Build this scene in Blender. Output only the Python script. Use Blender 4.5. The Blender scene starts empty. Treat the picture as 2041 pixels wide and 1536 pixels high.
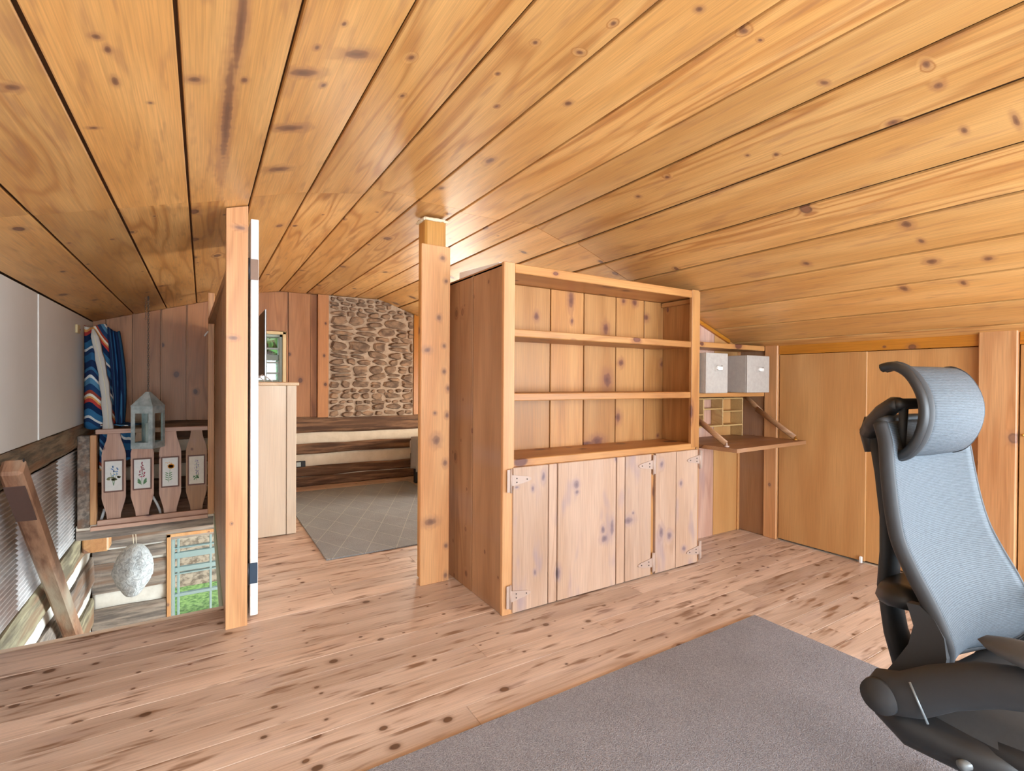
import bpy, bmesh, math, random
from mathutils import Vector, Matrix, noise
random.seed(7)
S = bpy.context.scene
C = S.collection

# ------------------------------------------------------------------ camera
F_PX = 999.2
YAW, PITCH, ROLL = [math.radians(v) for v in (31.734, -0.437, 0.369)]
_f = Vector((math.sin(YAW)*math.cos(PITCH), math.cos(YAW)*math.cos(PITCH), math.sin(PITCH)))
_r = Vector((math.cos(YAW), -math.sin(YAW), 0))
_u = _r.cross(_f)
_r2 = _r*math.cos(ROLL) + _u*math.sin(ROLL)
_u2 = -_r*math.sin(ROLL) + _u*math.cos(ROLL)
cd = bpy.data.cameras.new('camera'); cam = bpy.data.objects.new('camera', cd); C.objects.link(cam)
cd.sensor_fit = 'HORIZONTAL'; cd.sensor_width = 36.0; cd.lens = F_PX/2041*36.0
cd.clip_start = 0.02; cd.clip_end = 200
M = Matrix((( _r2.x, _u2.x, -_f.x, 0), (_r2.y, _u2.y, -_f.y, 0), (_r2.z, _u2.z, -_f.z, 1.2), (0, 0, 0, 1)))
cam.matrix_world = M
S.camera = cam

# ------------------------------------------------------------------ world, sun, daylight at real and added windows, exposure
w = bpy.data.worlds.new('world'); S.world = w; w.use_nodes = True
bg = w.node_tree.nodes['Background']
bg.inputs[0].default_value = (0.78, 0.89, 1.0, 1); bg.inputs[1].default_value = 1.3
def lamp(name, kind, loc, energy, col, target=None, size=None, angle=None, spread=None):
    d = bpy.data.lights.new(name, kind); o = bpy.data.objects.new(name, d); C.objects.link(o)
    o.location = loc; d.energy = energy; d.color = col
    if size: d.shape = 'RECTANGLE'; d.size, d.size_y = size
    if spread: d.spread = math.radians(spread)
    if angle: d.angle = math.radians(angle)
    if target is not None:
        o.rotation_euler = (Vector(target)-Vector(loc)).to_track_quat('-Z', 'Y').to_euler()
    return o
lamp('sun', 'SUN', (6, -4, 12), 2.6, (1.0, 0.95, 0.86), target=(0, 5, 0), angle=3)
# daylight entering by the office gable windows (behind the camera)
lamp('daylight_gable_window', 'AREA', (1.20, -2.44, 1.15), 188, (0.80, 0.91, 1.0), target=(1.20, 0, 1.15), size=(3.8, 1.35), spread=150)
lamp('added_office_side_light', 'AREA', (3.88, -1.10, 0.92), 85, (0.74, 0.88, 1.0), target=(-0.5, 2.6, 0.95), size=(1.7, 0.85))  # unseen lamp added to brighten the left wall
# daylight entering by the bedroom window beside the chimney
lamp('daylight_bedroom_window', 'AREA', (2.88, 6.28, 1.30), 42, (1.0, 0.94, 0.85), target=(2.2, 0, 1.1), size=(0.8, 0.75))
lamp('added_bedroom_side_light', 'AREA', (3.88, 3.85, 0.85), 92, (1.0, 0.94, 0.85), target=(1.2, 5.6, 0.8), size=(1.2, 0.85))  # unseen lamp added to brighten the bedroom's back wall
# unseen lamp added downstairs to light the stairwell
lamp('added_lower_light', 'AREA', (2.34, 4.2, -1.0), 160, (0.82, 0.95, 1.0), target=(-1, 4.4, -0.9), size=(1.7, 1.1))
S.view_settings.view_transform = 'Standard'; S.view_settings.look = 'None'
S.view_settings.gamma = 1.0; S.view_settings.use_curve_mapping = False
S.view_settings.exposure = 0.26
S.cycles.max_bounces = 6; S.cycles.diffuse_bounces = 4; S.cycles.glossy_bounces = 2; S.cycles.transmission_bounces = 2
S.cycles.use_adaptive_sampling = True; S.cycles.adaptive_threshold = 0.08; S.cycles.adaptive_min_samples = 16
S.cycles.transparent_max_bounces = 8; S.cycles.sample_clamp_indirect = 6.0

# ------------------------------------------------------------------ node helper
class NT:
    def __init__(s, name):
        s.m = bpy.data.materials.new(name); s.m.use_nodes = True; s.t = s.m.node_tree
        s.b = s.t.nodes['Principled BSDF']; s.out = s.t.nodes['Material Output']
    def n(s, kind, **kw):
        x = s.t.nodes.new(kind)
        for k, v in kw.items(): setattr(x, k, v)
        return x
    def put(s, sock, v):
        if isinstance(v, bpy.types.NodeSocket): s.t.links.new(v, sock)
        elif isinstance(v, (int, float)): sock.default_value = v
        else:
            sock.default_value = tuple(v)+(1,) if len(sock.default_value) == 4 and len(v) == 3 else tuple(v)
    def math(s, op, a, b=0.0, c=0.0, clamp=False):
        x = s.n('ShaderNodeMath', operation=op, use_clamp=clamp)
        s.put(x.inputs[0], a); s.put(x.inputs[1], b)
        if op in ('MULTIPLY_ADD', 'SMOOTH_MIN', 'COMPARE', 'WRAP'): s.put(x.inputs[2], c)
        return x.outputs[0]
    def mul(s, a, b): return s.math('MULTIPLY', a, b)
    def add(s, a, b): return s.math('ADD', a, b)
    def sub(s, a, b): return s.math('SUBTRACT', a, b)
    def ramp01(s, v, lo, hi):       # smoothstep lo->hi
        x = s.n('ShaderNodeMapRange', interpolation_type='SMOOTHSTEP')
        s.put(x.inputs['Value'], v); s.put(x.inputs['From Min'], lo); s.put(x.inputs['From Max'], hi)
        return x.outputs['Result']
    def comb(s, a, b, c):
        x = s.n('ShaderNodeCombineXYZ'); s.put(x.inputs[0], a); s.put(x.inputs[1], b); s.put(x.inputs[2], c); return x.outputs[0]
    def sep(s, v):
        x = s.n('ShaderNodeSeparateXYZ'); s.put(x.inputs[0], v); return x.outputs
    def noise(s, v, scale=1.0, detail=2.0, rough=0.5, dist=0.0):
        x = s.n('ShaderNodeTexNoise'); s.put(x.inputs['Vector'], v); x.inputs['Scale'].default_value = scale
        x.inputs['Detail'].default_value = detail; x.inputs['Roughness'].default_value = rough; x.inputs['Distortion'].default_value = dist
        return x.outputs[0]
    def mix(s, f, a, b, mode='MIX'):
        x = s.n('ShaderNodeMix', data_type='RGBA', blend_type=mode)
        s.put(x.inputs[0], f); s.put(x.inputs[6], a); s.put(x.inputs[7], b); return x.outputs[2]
    def obj(s): return s.n('ShaderNodeTexCoord').outputs['Object']
    def rnd(s): return s.n('ShaderNodeObjectInfo').outputs['Random']
    def bump(s, h, strength, dist=0.01):
        x = s.n('ShaderNodeBump'); s.put(x.inputs['Height'], h); x.inputs['Strength'].default_value = strength
        x.inputs['Distance'].default_value = dist; s.t.links.new(x.outputs[0], s.b.inputs['Normal'])
    def fin(s, col, rough=0.5, metal=0.0, spec=0.5):
        s.put(s.b.inputs['Base Color'], col); s.put(s.b.inputs['Roughness'], rough)
        s.b.inputs['Metallic'].default_value = metal; s.b.inputs['Specular IOR Level'].default_value = spec
        return s.m

MATS = {}
def pine(name, axis, c1, c2, ring, rough=0.45, knots=0.55, kspace=(2.2, 6.5), kr=(0.005, 0.024), core=(0.10, 0.04, 0.02),
         halo=(0.25, 0.10, 0.05), ringamt=0.5, fiber=0.28, smudge=0.0, var=0.22, spec=0.5, blue=0.0, kasp=1.3, tag='', marks=None, kn=0.12):
    key = name+axis+tag
    if marks: knots = kn
    if key in MATS: return MATS[key]
    s = NT(key)
    x, y, z = s.sep(s.obj())
    L, A, B = {'X': (x, y, z), 'Y': (y, x, z), 'Z': (z, x, y)}[axis]
    rn = s.rnd(); off = s.mul(rn, 37.0)
    AB = s.add(A, B)
    Lo = s.add(L, off)
    # knots: feature points of a stretched 2D voronoi, distance measured in metres
    vx = s.mul(Lo, kspace[0]); vy = s.math('MULTIPLY_ADD', AB, kspace[1], s.mul(rn, 13.0))
    v = s.n('ShaderNodeTexVoronoi', voronoi_dimensions='2D', feature='F1'); s.put(v.inputs['Vector'], s.comb(vx, vy, 0.0)); v.inputs['Scale'].default_value = 1.0
    px, py, _ = s.sep(v.outputs['Position']); r1, r2, r3 = s.sep(v.outputs['Color'])
    dx = s.math('DIVIDE', s.sub(vx, px), kspace[0]*kasp); dy = s.math('DIVIDE', s.sub(vy, py), kspace[1])
    d = s.math('SQRT', s.add(s.mul(dx, dx), s.mul(dy, dy)))
    d = s.add(d, s.mul(s.sub(s.noise(s.comb(s.mul(L, 30.0), s.mul(AB, 30.0), off), 1.0, 0.0), 0.5), 0.006))
    r = s.math('MULTIPLY_ADD', s.mul(r1, r1), kr[1]-kr[0], kr[0])
    exist = s.math('LESS_THAN', r2, knots)
    kd = s.math('DIVIDE', d, r)
    corem = s.mul(s.ramp01(kd, 1.15, 0.75), exist)
    edge = s.mul(s.ramp01(s.math('ABSOLUTE', s.sub(kd, 1.0)), 0.35, 0.05), exist)
    halom = s.mul(s.ramp01(kd, 3.2, 0.9), exist)
    mcore = medge = None
    if marks:
        wob = s.mul(s.sub(s.noise(s.comb(s.mul(L, 45.0), s.mul(A, 45.0), off), 1.0, 0.0), 0.5), 0.5); dm = None
        for ml, ma, mrl, mra in marks:
            mrl *= .86; mra *= .80
            e1 = s.math('DIVIDE', s.sub(L, ml), mrl); e2 = s.math('DIVIDE', s.sub(A, ma), mra)
            q = s.math('SQRT', s.add(s.mul(e1, e1), s.mul(e2, e2)))
            dm = q if dm is None else s.math('MINIMUM', dm, q)
        dm = s.add(dm, wob)
        mcore = s.ramp01(dm, 1.05, 0.62); medge = s.ramp01(dm, 0.62, 0.15)
        halom = s.math('MAXIMUM', halom, s.ramp01(dm, 2.6, 0.9))
    # growth rings: contour lines of a noise stretched along the board
    n1 = s.noise(s.comb(s.mul(Lo, 0.75), s.mul(A, 7.0), s.math('MULTIPLY_ADD', B, 7.0, off)), 1.0, 1.5, 0.45)
    sel = s.math('MULTIPLY_ADD', s.ramp01(s.math('FRACT', s.mul(rn, 3.77)), 0.35, 0.75), 0.85, 0.3)
    ph = s.math('MULTIPLY_ADD', n1, 52.0, s.mul(halom, 5.0))
    rg = s.math('MULTIPLY_ADD', s.math('SINE', ph), 0.5, 0.5)
    rg = s.math('POWER', rg, 2.4)
    fine = s.noise(s.comb(s.mul(Lo, 5.0), s.mul(A, 240.0), s.mul(B, 240.0)), 1.0, 1.0, 0.6)
    broad = s.noise(s.comb(s.mul(Lo, 1.3), s.mul(A, 9.0), s.mul(B, 9.0)), 1.0, 0.0)
    col = s.mix(s.ramp01(broad, 0.3, 0.7), c1, c2)
    col = s.mix(s.mul(s.mul(rg, s.ramp01(n1, 0.35, 0.6)), s.mul(sel, ringamt)), col, ring)
    fv = s.math('MULTIPLY_ADD', s.sub(fine, 0.5), fiber*2, 1.0)
    bv = s.math('MULTIPLY_ADD', s.math('FRACT', s.mul(rn, 7.31)), var, 1.0-var*0.5)
    col = s.mix(1.0, col, s.comb(s.mul(fv, bv), s.mul(fv, bv), s.mul(fv, bv)), 'MULTIPLY')
    if smudge > 0:
        sm = s.noise(s.comb(s.mul(Lo, 4.0), s.mul(A, 26.0), off), 1.0, 2.0, 0.62)
        col = s.mix(s.mul(s.ramp01(sm, 0.535, 0.72), smudge), col, halo)
    if blue > 0:
        bl = s.noise(s.comb(s.mul(Lo, 3.0), s.mul(A, 9.0), off), 1.0, 2.0, 0.55)
        col = s.mix(s.mul(s.ramp01(bl, 0.55, 0.75), blue), col, (0.33, 0.25, 0.27))
    fillc = s.mix(s.math('MULTIPLY_ADD', r3, 0.5, 0.25), halo, core)
    col = s.mix(s.mul(s.math('POWER', halom, 1.6), 0.45), col, halo)
    col = s.mix(s.mul(corem, 0.9), col, fillc)
    col = s.mix(s.mul(edge, 0.55), col, core)
    if marks:
        col = s.mix(s.mul(mcore, 0.74), col, s.mix(0.45, halo, core)); col = s.mix(s.mul(medge, 0.45), col, core)
    m = s.fin(col, s.math('MULTIPLY_ADD', fine, 0.15, rough-0.07), 0.0, spec)
    MATS[key] = m
    return m
def P_ceil(ax='Y', **k): return pine('ceiling_pine', ax, (0.70, 0.395, 0.142), (0.62, 0.32, 0.10), (0.43, 0.175, 0.045), rough=0.42, knots=0.5, kspace=(1.9, 5.2), halo=(0.30, 0.13, 0.07), core=(0.085, 0.04, 0.03), spec=0.55, var=0.26, ringamt=0.7, smudge=0.35, **k)
def P_floor(ax='X', **k): return pine('floor_pine', ax, (0.66, 0.515, 0.42), (0.555, 0.415, 0.325), (0.34, 0.21, 0.135), rough=0.42, knots=0.5, kspace=(4.6, 9.5), kr=(0.003, 0.014), smudge=0.85, var=0.34, blue=0.22, halo=(0.20, 0.095, 0.045), core=(0.07, 0.03, 0.015), ringamt=0.4, **k)
def P_book(ax='Z', **k): return pine('case_pine', ax, (0.53, 0.26, 0.088), (0.45, 0.20, 0.06), (0.32, 0.12, 0.034), rough=0.42, knots=0.6, kspace=(3.2, 6.0), kr=(0.007, 0.032), core=(0.07, 0.02, 0.018), halo=(0.24, 0.085, 0.05), kasp=1.7, **k)
def P_door(ax='Z', **k): return pine('limed_pine', ax, (0.57, 0.395, 0.29), (0.51, 0.335, 0.23), (0.40, 0.235, 0.15), rough=0.5, knots=0.62, kspace=(4.0, 6.5), kr=(0.007, 0.024), core=(0.10, 0.065, 0.09), halo=(0.33, 0.24, 0.25), blue=0.7, kasp=1.7, **k)
def P_side(ax='Z', **k): return pine('brown_pine', ax, (0.38, 0.20, 0.098), (0.32, 0.155, 0.068), (0.21, 0.09, 0.038), rough=0.45, knots=0.6, kspace=(3.4, 7.0), kr=(0.005, 0.016), blue=0.25, **k)
def P_wall(ax='Z', **k): return pine('wall_pine', ax, (0.47, 0.21, 0.078), (0.40, 0.165, 0.055), (0.27, 0.095, 0.03), rough=0.45, knots=0.5, kspace=(2.6, 6.0), kr=(0.005, 0.02), core=(0.05, 0.02, 0.015), halo=(0.16, 0.06, 0.03), **k)
def P_post(ax='Z', **k): return pine('post_pine', ax, (0.62, 0.335, 0.15), (0.55, 0.262, 0.105), (0.42, 0.175, 0.06), rough=0.45, knots=0.4, kspace=(3.6, 7.0), kr=(0.005, 0.018), core=(0.12, 0.06, 0.05), halo=(0.33, 0.17, 0.10), **k)
def P_ply(ax='Z', **k): return pine('plywood', ax, (0.54, 0.285, 0.105), (0.48, 0.235, 0.08), (0.40, 0.18, 0.055), rough=0.45, knots=0.0, fiber=0.2, ringamt=0.35, var=0.1, **k)
def P_amber(ax='Y', **k): return pine('amber_pine', ax, (0.52, 0.205, 0.022), (0.45, 0.16, 0.012), (0.33, 0.10, 0.006), rough=0.35, knots=0.2, **k)
def P_pale(ax='Z', **k): return pine('pale_pine', ax, (0.80, 0.69, 0.53), (0.75, 0.62, 0.455), (0.63, 0.48, 0.33), rough=0.5, knots=0.4, kspace=(3.0, 4.0), core=(0.20, 0.13, 0.12), halo=(0.42, 0.31, 0.27), ringamt=0.3, fiber=0.12, **k)
def P_balu(ax='Z', **k): return pine('baluster_pine', ax, (0.60, 0.38, 0.29), (0.52, 0.30, 0.215), (0.37, 0.18, 0.13), rough=0.5, knots=0.6, kspace=(4.0, 6.0), core=(0.10, 0.05, 0.06), halo=(0.25, 0.12, 0.12), blue=0.35, **k)

def plain(name, col, rough=0.5, metal=0.0, spec=0.5, nscale=0, namt=0.0, bump=0.0):
    if name in MATS: return MATS[name]
    s = NT(name)
    c = col
    if nscale:
        nz = s.noise(s.obj(), nscale, 4.0, 0.6)
        k = s.math('MULTIPLY_ADD', s.sub(nz, 0.5), namt*2, 1.0)
        c = s.mix(1.0, col, s.comb(k, k, k), 'MULTIPLY')
        if bump: s.bump(nz, bump, 0.01)
    MATS[name] = s.fin(c, rough, metal, spec)
    return MATS[name]
def two(name, c1, c2, sc=(8, 8, 8), lo=0.4, hi=0.6, rough=0.7, bump=0.0, c3=None, metal=0.0, detail=5):
    if name in MATS: return MATS[name]
    s = NT(name); x, y, z = s.sep(s.obj())
    v = s.comb(s.mul(x, sc[0]), s.mul(y, sc[1]), s.math('MULTIPLY_ADD', z, sc[2], s.mul(s.rnd(), 31.0)))
    nz = s.noise(v, 1.0, detail, 0.62)
    c = s.mix(s.ramp01(nz, lo, hi), c1, c2)
    if c3 is not None:
        n2 = s.noise(s.comb(s.mul(x, sc[0]*.4), s.mul(y, sc[1]*.4), s.math('MULTIPLY_ADD', z, sc[2]*.4, s.mul(s.rnd(), 17.0))), 1.0, 3.0, 0.5)
        c = s.mix(s.ramp01(n2, 0.48, 0.66), c, c3)
    if bump: s.bump(nz, bump, 0.02)
    MATS[name] = s.fin(c, rough, metal, 0.4)
    return MATS[name]
def logmat(ax):   # hewn logs of the bedroom wall
    sc = {'X': (2.2, 26, 26), 'Y': (26, 2.2, 26)}[ax]
    return two('hewn_log_'+ax, (0.085, 0.042, 0.022), (0.27, 0.145, 0.075), sc, 0.38, 0.66, 0.75, 0.5, c3=(0.12, 0.06, 0.03))
def greylog(ax):
    sc = {'X': (2.4, 24, 24), 'Y': (24, 2.4, 24)}[ax]
    return two('grey_log_'+ax, (0.14, 0.115, 0.10), (0.36, 0.29, 0.235), sc, 0.36, 0.66, 0.8, 0.5, c3=(0.22, 0.13, 0.085))
CHINK = two('chinking', (0.70, 0.60, 0.45), (0.79, 0.69, 0.54), (9, 9, 9), 0.3, 0.7, 0.85, 0.15)
CHINKW = two('pale_chinking', (0.64, 0.60, 0.54), (0.76, 0.72, 0.66), (9, 9, 9), 0.3, 0.7, 0.85, 0.15)
MORTAR = two('mortar', (0.37, 0.275, 0.195), (0.52, 0.405, 0.30), (16, 16, 16), 0.3, 0.7, 0.9, 0.5)
STONE = two('field_stone', (0.14, 0.09, 0.06), (0.30, 0.20, 0.13), (11, 11, 18), 0.35, 0.68, 0.8, 0.55, c3=(0.42, 0.27, 0.165))
WHITEWALL = plain('white_panel', (0.80, 0.785, 0.735), 0.6, nscale=3, namt=0.05)
WHITE = plain('white_paint', (0.83, 0.82, 0.80), 0.45, nscale=20, namt=0.02)
DARK = plain('dark_gap', (0.10, 0.045, 0.015), 0.9, nscale=9, namt=0.2)
GLINTGAP = plain('glint_gap', (0.90, 0.78, 0.64), 0.7, nscale=9, namt=0.1)  # pale colour paints the glint of light along floor board edges
IRON = plain('dark_iron', (0.045, 0.045, 0.05), 0.5, metal=0.6, nscale=40, namt=0.15)
BRASS = plain('brass', (0.75, 0.48, 0.15), 0.3, metal=1.0, nscale=30, namt=0.05)
BLACK = plain('black_plastic', (0.016, 0.017, 0.019), 0.42, nscale=60, namt=0.1)
CHAIRGREY = plain('charcoal_plastic', (0.036, 0.038, 0.042), 0.62, spec=0.35, nscale=70, namt=0.08)
PLANTGREEN = None

def glassmat():
    s = NT('window_glass')
    t = s.n('ShaderNodeBsdfTransparent'); t.inputs[0].default_value = (0.94, 0.97, 0.96, 1)
    g = s.n('ShaderNodeBsdfGlossy'); g.inputs['Roughness'].default_value = 0.05
    mx = s.n('ShaderNodeMixShader'); mx.inputs[0].default_value = 0.07
    s.t.links.new(t.outputs[0], mx.inputs[1]); s.t.links.new(g.outputs[0], mx.inputs[2]); s.t.links.new(mx.outputs[0], s.out.inputs[0])
    return s.m
GLASS = glassmat()

# ------------------------------------------------------------------ mesh builder
ORG = {}
class MB:
    def __init__(s): s.v = []; s.f = []; s.sm = []
    def add(s, vs, fs, smooth=False):
        k = len(s.v); s.v += [tuple(p) for p in vs]
        for f in fs: s.f.append([i+k for i in f]); s.sm.append(smooth)
        return s
    def box(s, x0, x1, y0, y1, z0, z1):
        vs = [(x, y, z) for x in (x0, x1) for y in (y0, y1) for z in (z0, z1)]
        return s.add(vs, [(0, 1, 3, 2), (4, 6, 7, 5), (0, 4, 5, 1), (2, 3, 7, 6), (0, 2, 6, 4), (1, 5, 7, 3)])
    def cbox(s, x0, x1, y0, y1, z0, z1, c=0.004):
        c = min(c, (x1-x0)*.3, (y1-y0)*.3, (z1-z0)*.3)
        lo = (x0, y0, z0); hi = (x1, y1, z1); vs = []; ix = {}
        for sx in (0, 1):
            for sy in (0, 1):
                for sz in (0, 1):
                    sg = (sx, sy, sz)
                    for ax in range(3):
                        p = [hi[i] if sg[i] else lo[i] for i in range(3)]
                        for i in range(3):
                            if i != ax: p[i] += -c if sg[i] else c
                        ix[(sg, ax)] = len(vs); vs.append(p)
        fs = []
        for ax in range(3):
            o = [i for i in range(3) if i != ax]
            for sgn in (0, 1):
                q = []
                for a, b in ((0, 0), (1, 0), (1, 1), (0, 1)):
                    sg = [0, 0, 0]; sg[ax] = sgn; sg[o[0]] = a; sg[o[1]] = b; q.append(ix[(tuple(sg), ax)])
                fs.append(q)
        for ax in range(3):            # edges running along ax
            o = [i for i in range(3) if i != ax]
            for a in (0, 1):
                for b in (0, 1):
                    s0 = [0, 0, 0]; s0[o[0]] = a; s0[o[1]] = b; s1 = list(s0); s1[ax] = 1
                    s0 = tuple(s0); s1 = tuple(s1)
                    fs.append([ix[(s0, o[0])], ix[(s1, o[0])], ix[(s1, o[1])], ix[(s0, o[1])]])
        for sx in (0, 1):
            for sy in (0, 1):
                for sz in (0, 1):
                    fs.append([ix[((sx, sy, sz), i)] for i in range(3)])
        return s.add(vs, fs)
    def prism(s, pts, d0, d1, axis='Y'):
        """polygon pts in the plane normal to axis, extruded d0..d1"""
        n = len(pts)
        def P(a, b, d): return {'Y': (a, d, b), 'X': (d, a, b), 'Z': (a, b, d)}[axis]
        vs = [P(a, b, d0) for a, b in pts]+[P(a, b, d1) for a, b in pts]
        return s.add(vs, [list(range(n))[::-1], [i+n for i in range(n)]]+[[i, (i+1) % n, (i+1) % n+n, i+n] for i in range(n)])
    def tube(s, pts, r, n=10, caps=True, ry=None, up=None):
        pts = [Vector(p) for p in pts]; rs = r if isinstance(r, (list, tuple)) else [r]*len(pts)
        rys = rs if ry is None else (ry if isinstance(ry, (list, tuple)) else [ry]*len(pts))
        vs = []; prev = None
        for i, p in enumerate(pts):
            t = (pts[min(i+1, len(pts)-1)]-pts[max(i-1, 0)]).normalized()
            ref = Vector(up) if up else (prev if prev is not None else (Vector((0, 0, 1)) if abs(t.z) < .9 else Vector((1, 0, 0))))
            a = (ref-t*ref.dot(t)).normalized(); b = t.cross(a); prev = a
            for k in range(n):
                q = 2*math.pi*k/n; vs.append(p+a*(math.cos(q)*rs[i])+b*(math.sin(q)*rys[i]))
        m = len(pts); fs = [[i*n+k, i*n+(k+1) % n, (i+1)*n+(k+1) % n, (i+1)*n+k] for i in range(m-1) for k in range(n)]
        if caps: fs += [list(range(n))[::-1], [(m-1)*n+k for k in range(n)]]
        return s.add(vs, fs, True)
    def lathe(s, prof, n=16, c=(0, 0, 0)):
        vs = [(c[0]+r*math.cos(2*math.pi*k/n), c[1]+r*math.sin(2*math.pi*k/n), c[2]+z) for r, z in prof for k in range(n)]
        m = len(prof); fs = [[i*n+k, i*n+(k+1) % n, (i+1)*n+(k+1) % n, (i+1)*n+k] for i in range(m-1) for k in range(n)]
        return s.add(vs, fs, True)
    def sphere(s, c, r, n=10, m=6):
        rr = r if isinstance(r, (tuple, list)) else (r, r, r); vs = []
        for i in range(m+1):
            a = -math.pi/2+math.pi*i/m
            for k in range(n): q = 2*math.pi*k/n; vs.append((c[0]+rr[0]*math.cos(a)*math.cos(q), c[1]+rr[1]*math.cos(a)*math.sin(q), c[2]+rr[2]*math.sin(a)))
        return s.add(vs, [[i*n+k, i*n+(k+1) % n, (i+1)*n+(k+1) % n, (i+1)*n+k] for i in range(m) for k in range(n)], True)
    def grid(s, fn, nu, nv, smooth=True):
        vs = [fn(i/nu, j/nv) for j in range(nv+1) for i in range(nu+1)]
        return s.add(vs, [[j*(nu+1)+i, j*(nu+1)+i+1, (j+1)*(nu+1)+i+1, (j+1)*(nu+1)+i] for j in range(nv) for i in range(nu)], smooth)
    def rot(s, ang, c, axis='Z'):
        R = Matrix.Rotation(ang, 3, axis); c = Vector(c)
        s.v = [tuple(R @ (Vector(p)-c)+c) for p in s.v]; return s
    def build(s, name, mat, parent=None, recalc=True):
        xs = [p[0] for p in s.v]; ys = [p[1] for p in s.v]; zs = [p[2] for p in s.v]
        o0 = Vector(((min(xs)+max(xs))/2, (min(ys)+max(ys))/2, min(zs) if parent is None else (min(zs)+max(zs))/2))
        me = bpy.data.meshes.new(name)
        me.from_pydata([tuple(Vector(p)-o0) for p in s.v], [], s.f)
        if recalc:
            bm = bmesh.new(); bm.from_mesh(me); bmesh.ops.recalc_face_normals(bm, faces=bm.faces); bm.to_mesh(me); bm.free()
        me.polygons.foreach_set('use_smooth', s.sm)
        for m in (mat if isinstance(mat, (list, tuple)) else [mat]): me.materials.append(m)
        o = bpy.data.objects.new(name, me); C.objects.link(o)
        ORG[o.name] = o0
        if parent is not None:
            o.parent = parent; o.location = o0-ORG[parent.name]
        else: o.location = o0
        return o
def tag(o, label, cat=None, group=None, kind=None):
    o['label'] = label
    if cat: o['category'] = cat
    if group: o['group'] = group
    if kind: o['kind'] = kind
    return o
def thing(name, loc, label, cat, group=None, kind=None, rotz=0.0, local=False):
    o = bpy.data.objects.new(name, None); C.objects.link(o); o.location = loc; o.rotation_euler = (0, 0, rotz)
    o.empty_display_size = 0.1
    ORG[o.name] = Vector((0, 0, 0)) if local else Vector(loc)
    return tag(o, label, cat, group, kind)
def struct(mb, name, mat, label, cat):
    return tag(mb.build(name, mat), label, cat, kind='structure')
def B(*a, c=0.004): return MB().cbox(*a, c=c)
def holes(u0, u1, v0, v1, hs):
    """rectangles covering u0..u1 x v0..v1 except hs"""
    us = sorted({u0, u1, *[min(max(h[i], u0), u1) for h in hs for i in (0, 1)]}); out = []
    for a, b in zip(us, us[1:]):
        if b-a < 1e-6: continue
        m = (a+b)/2; cut = sorted([(h[2], h[3]) for h in hs if h[0] < m < h[1]]); z = v0
        for lo, hi in cut:
            if lo > z: out.append((a, b, z, min(lo, v1)))
            z = max(z, hi)
        if z < v1: out.append((a, b, z, v1))
    return out
def lerp(a, b, t): return a+(b-a)*t
def interp(pts, x):
    for (x0, y0), (x1, y1) in zip(pts, pts[1:]):
        if x <= x1: return lerp(y0, y1, (x-x0)/(x1-x0))
    return pts[-1][1]

# ------------------------------------------------------------------ key dimensions (metres)
XL, XR, YF, YB = -0.87, 3.77, -2.30, 6.06
ST = (XL, 0.10, 3.07, 5.33)                   # stair opening x0 x1 y0 y1
PROF = [(-1.3, 1.608), (-0.87, 1.735), (0.62, 2.175), (1.85, 2.185), (3.76, 1.49), (4.3, 1.29)]
def cz(x): return interp(PROF, x)

# knots and stains seen on single boards: (along, across, half length, half width) in metres, world position
MK_CEIL = {(3, 0): [(1.334, 0.074, 0.256, 0.014), (1.794, 0.064, 0.463, 0.018), (1.562, 0.097, 0.017, 0.011), (1.565, -0.018, 0.019, 0.023)], (4, 0): [(1.408, 0.364, 0.027, 0.051), (1.514, 0.241, 0.024, 0.048), (1.878, 0.256, 0.029, 0.059), (2.277, 0.269, 0.036, 0.051), (1.279, 0.297, 0.01, 0.007), (1.387, 0.254, 0.012, 0.008), (1.582, 0.308, 0.015, 0.009)], (1, 0): [(1.618, -0.379, 0.019, 0.019)], (1, 1): [(2.595, -0.44, 0.026, 0.014)], (2, 0): [(1.392, -0.194, 0.013, 0.011), (1.439, -0.181, 0.018, 0.008), (1.581, -0.184, 0.025, 0.009), (1.695, -0.121, 0.009, 0.008), (1.847, -0.263, 0.01, 0.015)], (7, 0): [(0.869, 1.107, 0.011, 0.015), (1.405, 1.093, 0.018, 0.015), (1.951, 1.085, 0.036, 0.021), (2.36, 1.032, 0.025, 0.017)], (6, 0): [(1.027, 0.952, 0.011, 0.01), (1.203, 0.815, 0.01, 0.01), (1.169, 0.951, 0.01, 0.016), (1.553, 0.889, 0.012, 0.009), (1.387, 0.797, 0.009, 0.008)], (8, 0): [(0.858, 1.282, 0.013, 0.019), (0.856, 1.356, 0.006, 0.011)], (9, 0): [(0.868, 1.729, 0.012, 0.024)], (10, 0): [(0.64, 1.863, 0.011, 0.021), (0.643, 1.961, 0.016, 0.019), (0.797, 2.047, 0.02, 0.018), (1.178, 1.985, 0.012, 0.014), (1.268, 1.928, 0.01, 0.01), (1.632, 1.861, 0.015, 0.014), (1.858, 1.903, 0.016, 0.015)], (11, 0): [(0.647, 2.194, 0.01, 0.02), (0.527, 2.223, 0.009, 0.04), (1.0, 2.335, 0.018, 0.017)], (13, 0): [(1.474, 2.776, 0.02, 0.027), (0.968, 2.63, 0.022, 0.035), (0.964, 2.772, 0.013, 0.023)], (14, 0): [(0.984, 2.952, 0.027, 0.03), (0.795, 3.001, 0.019, 0.024)], (15, 0): [(0.935, 3.185, 0.014, 0.029), (1.172, 3.165, 0.02, 0.036)], (5, 0): [(1.615, 0.564, 0.014, 0.01), (1.399, 0.515, 0.015, 0.013)]}
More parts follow.
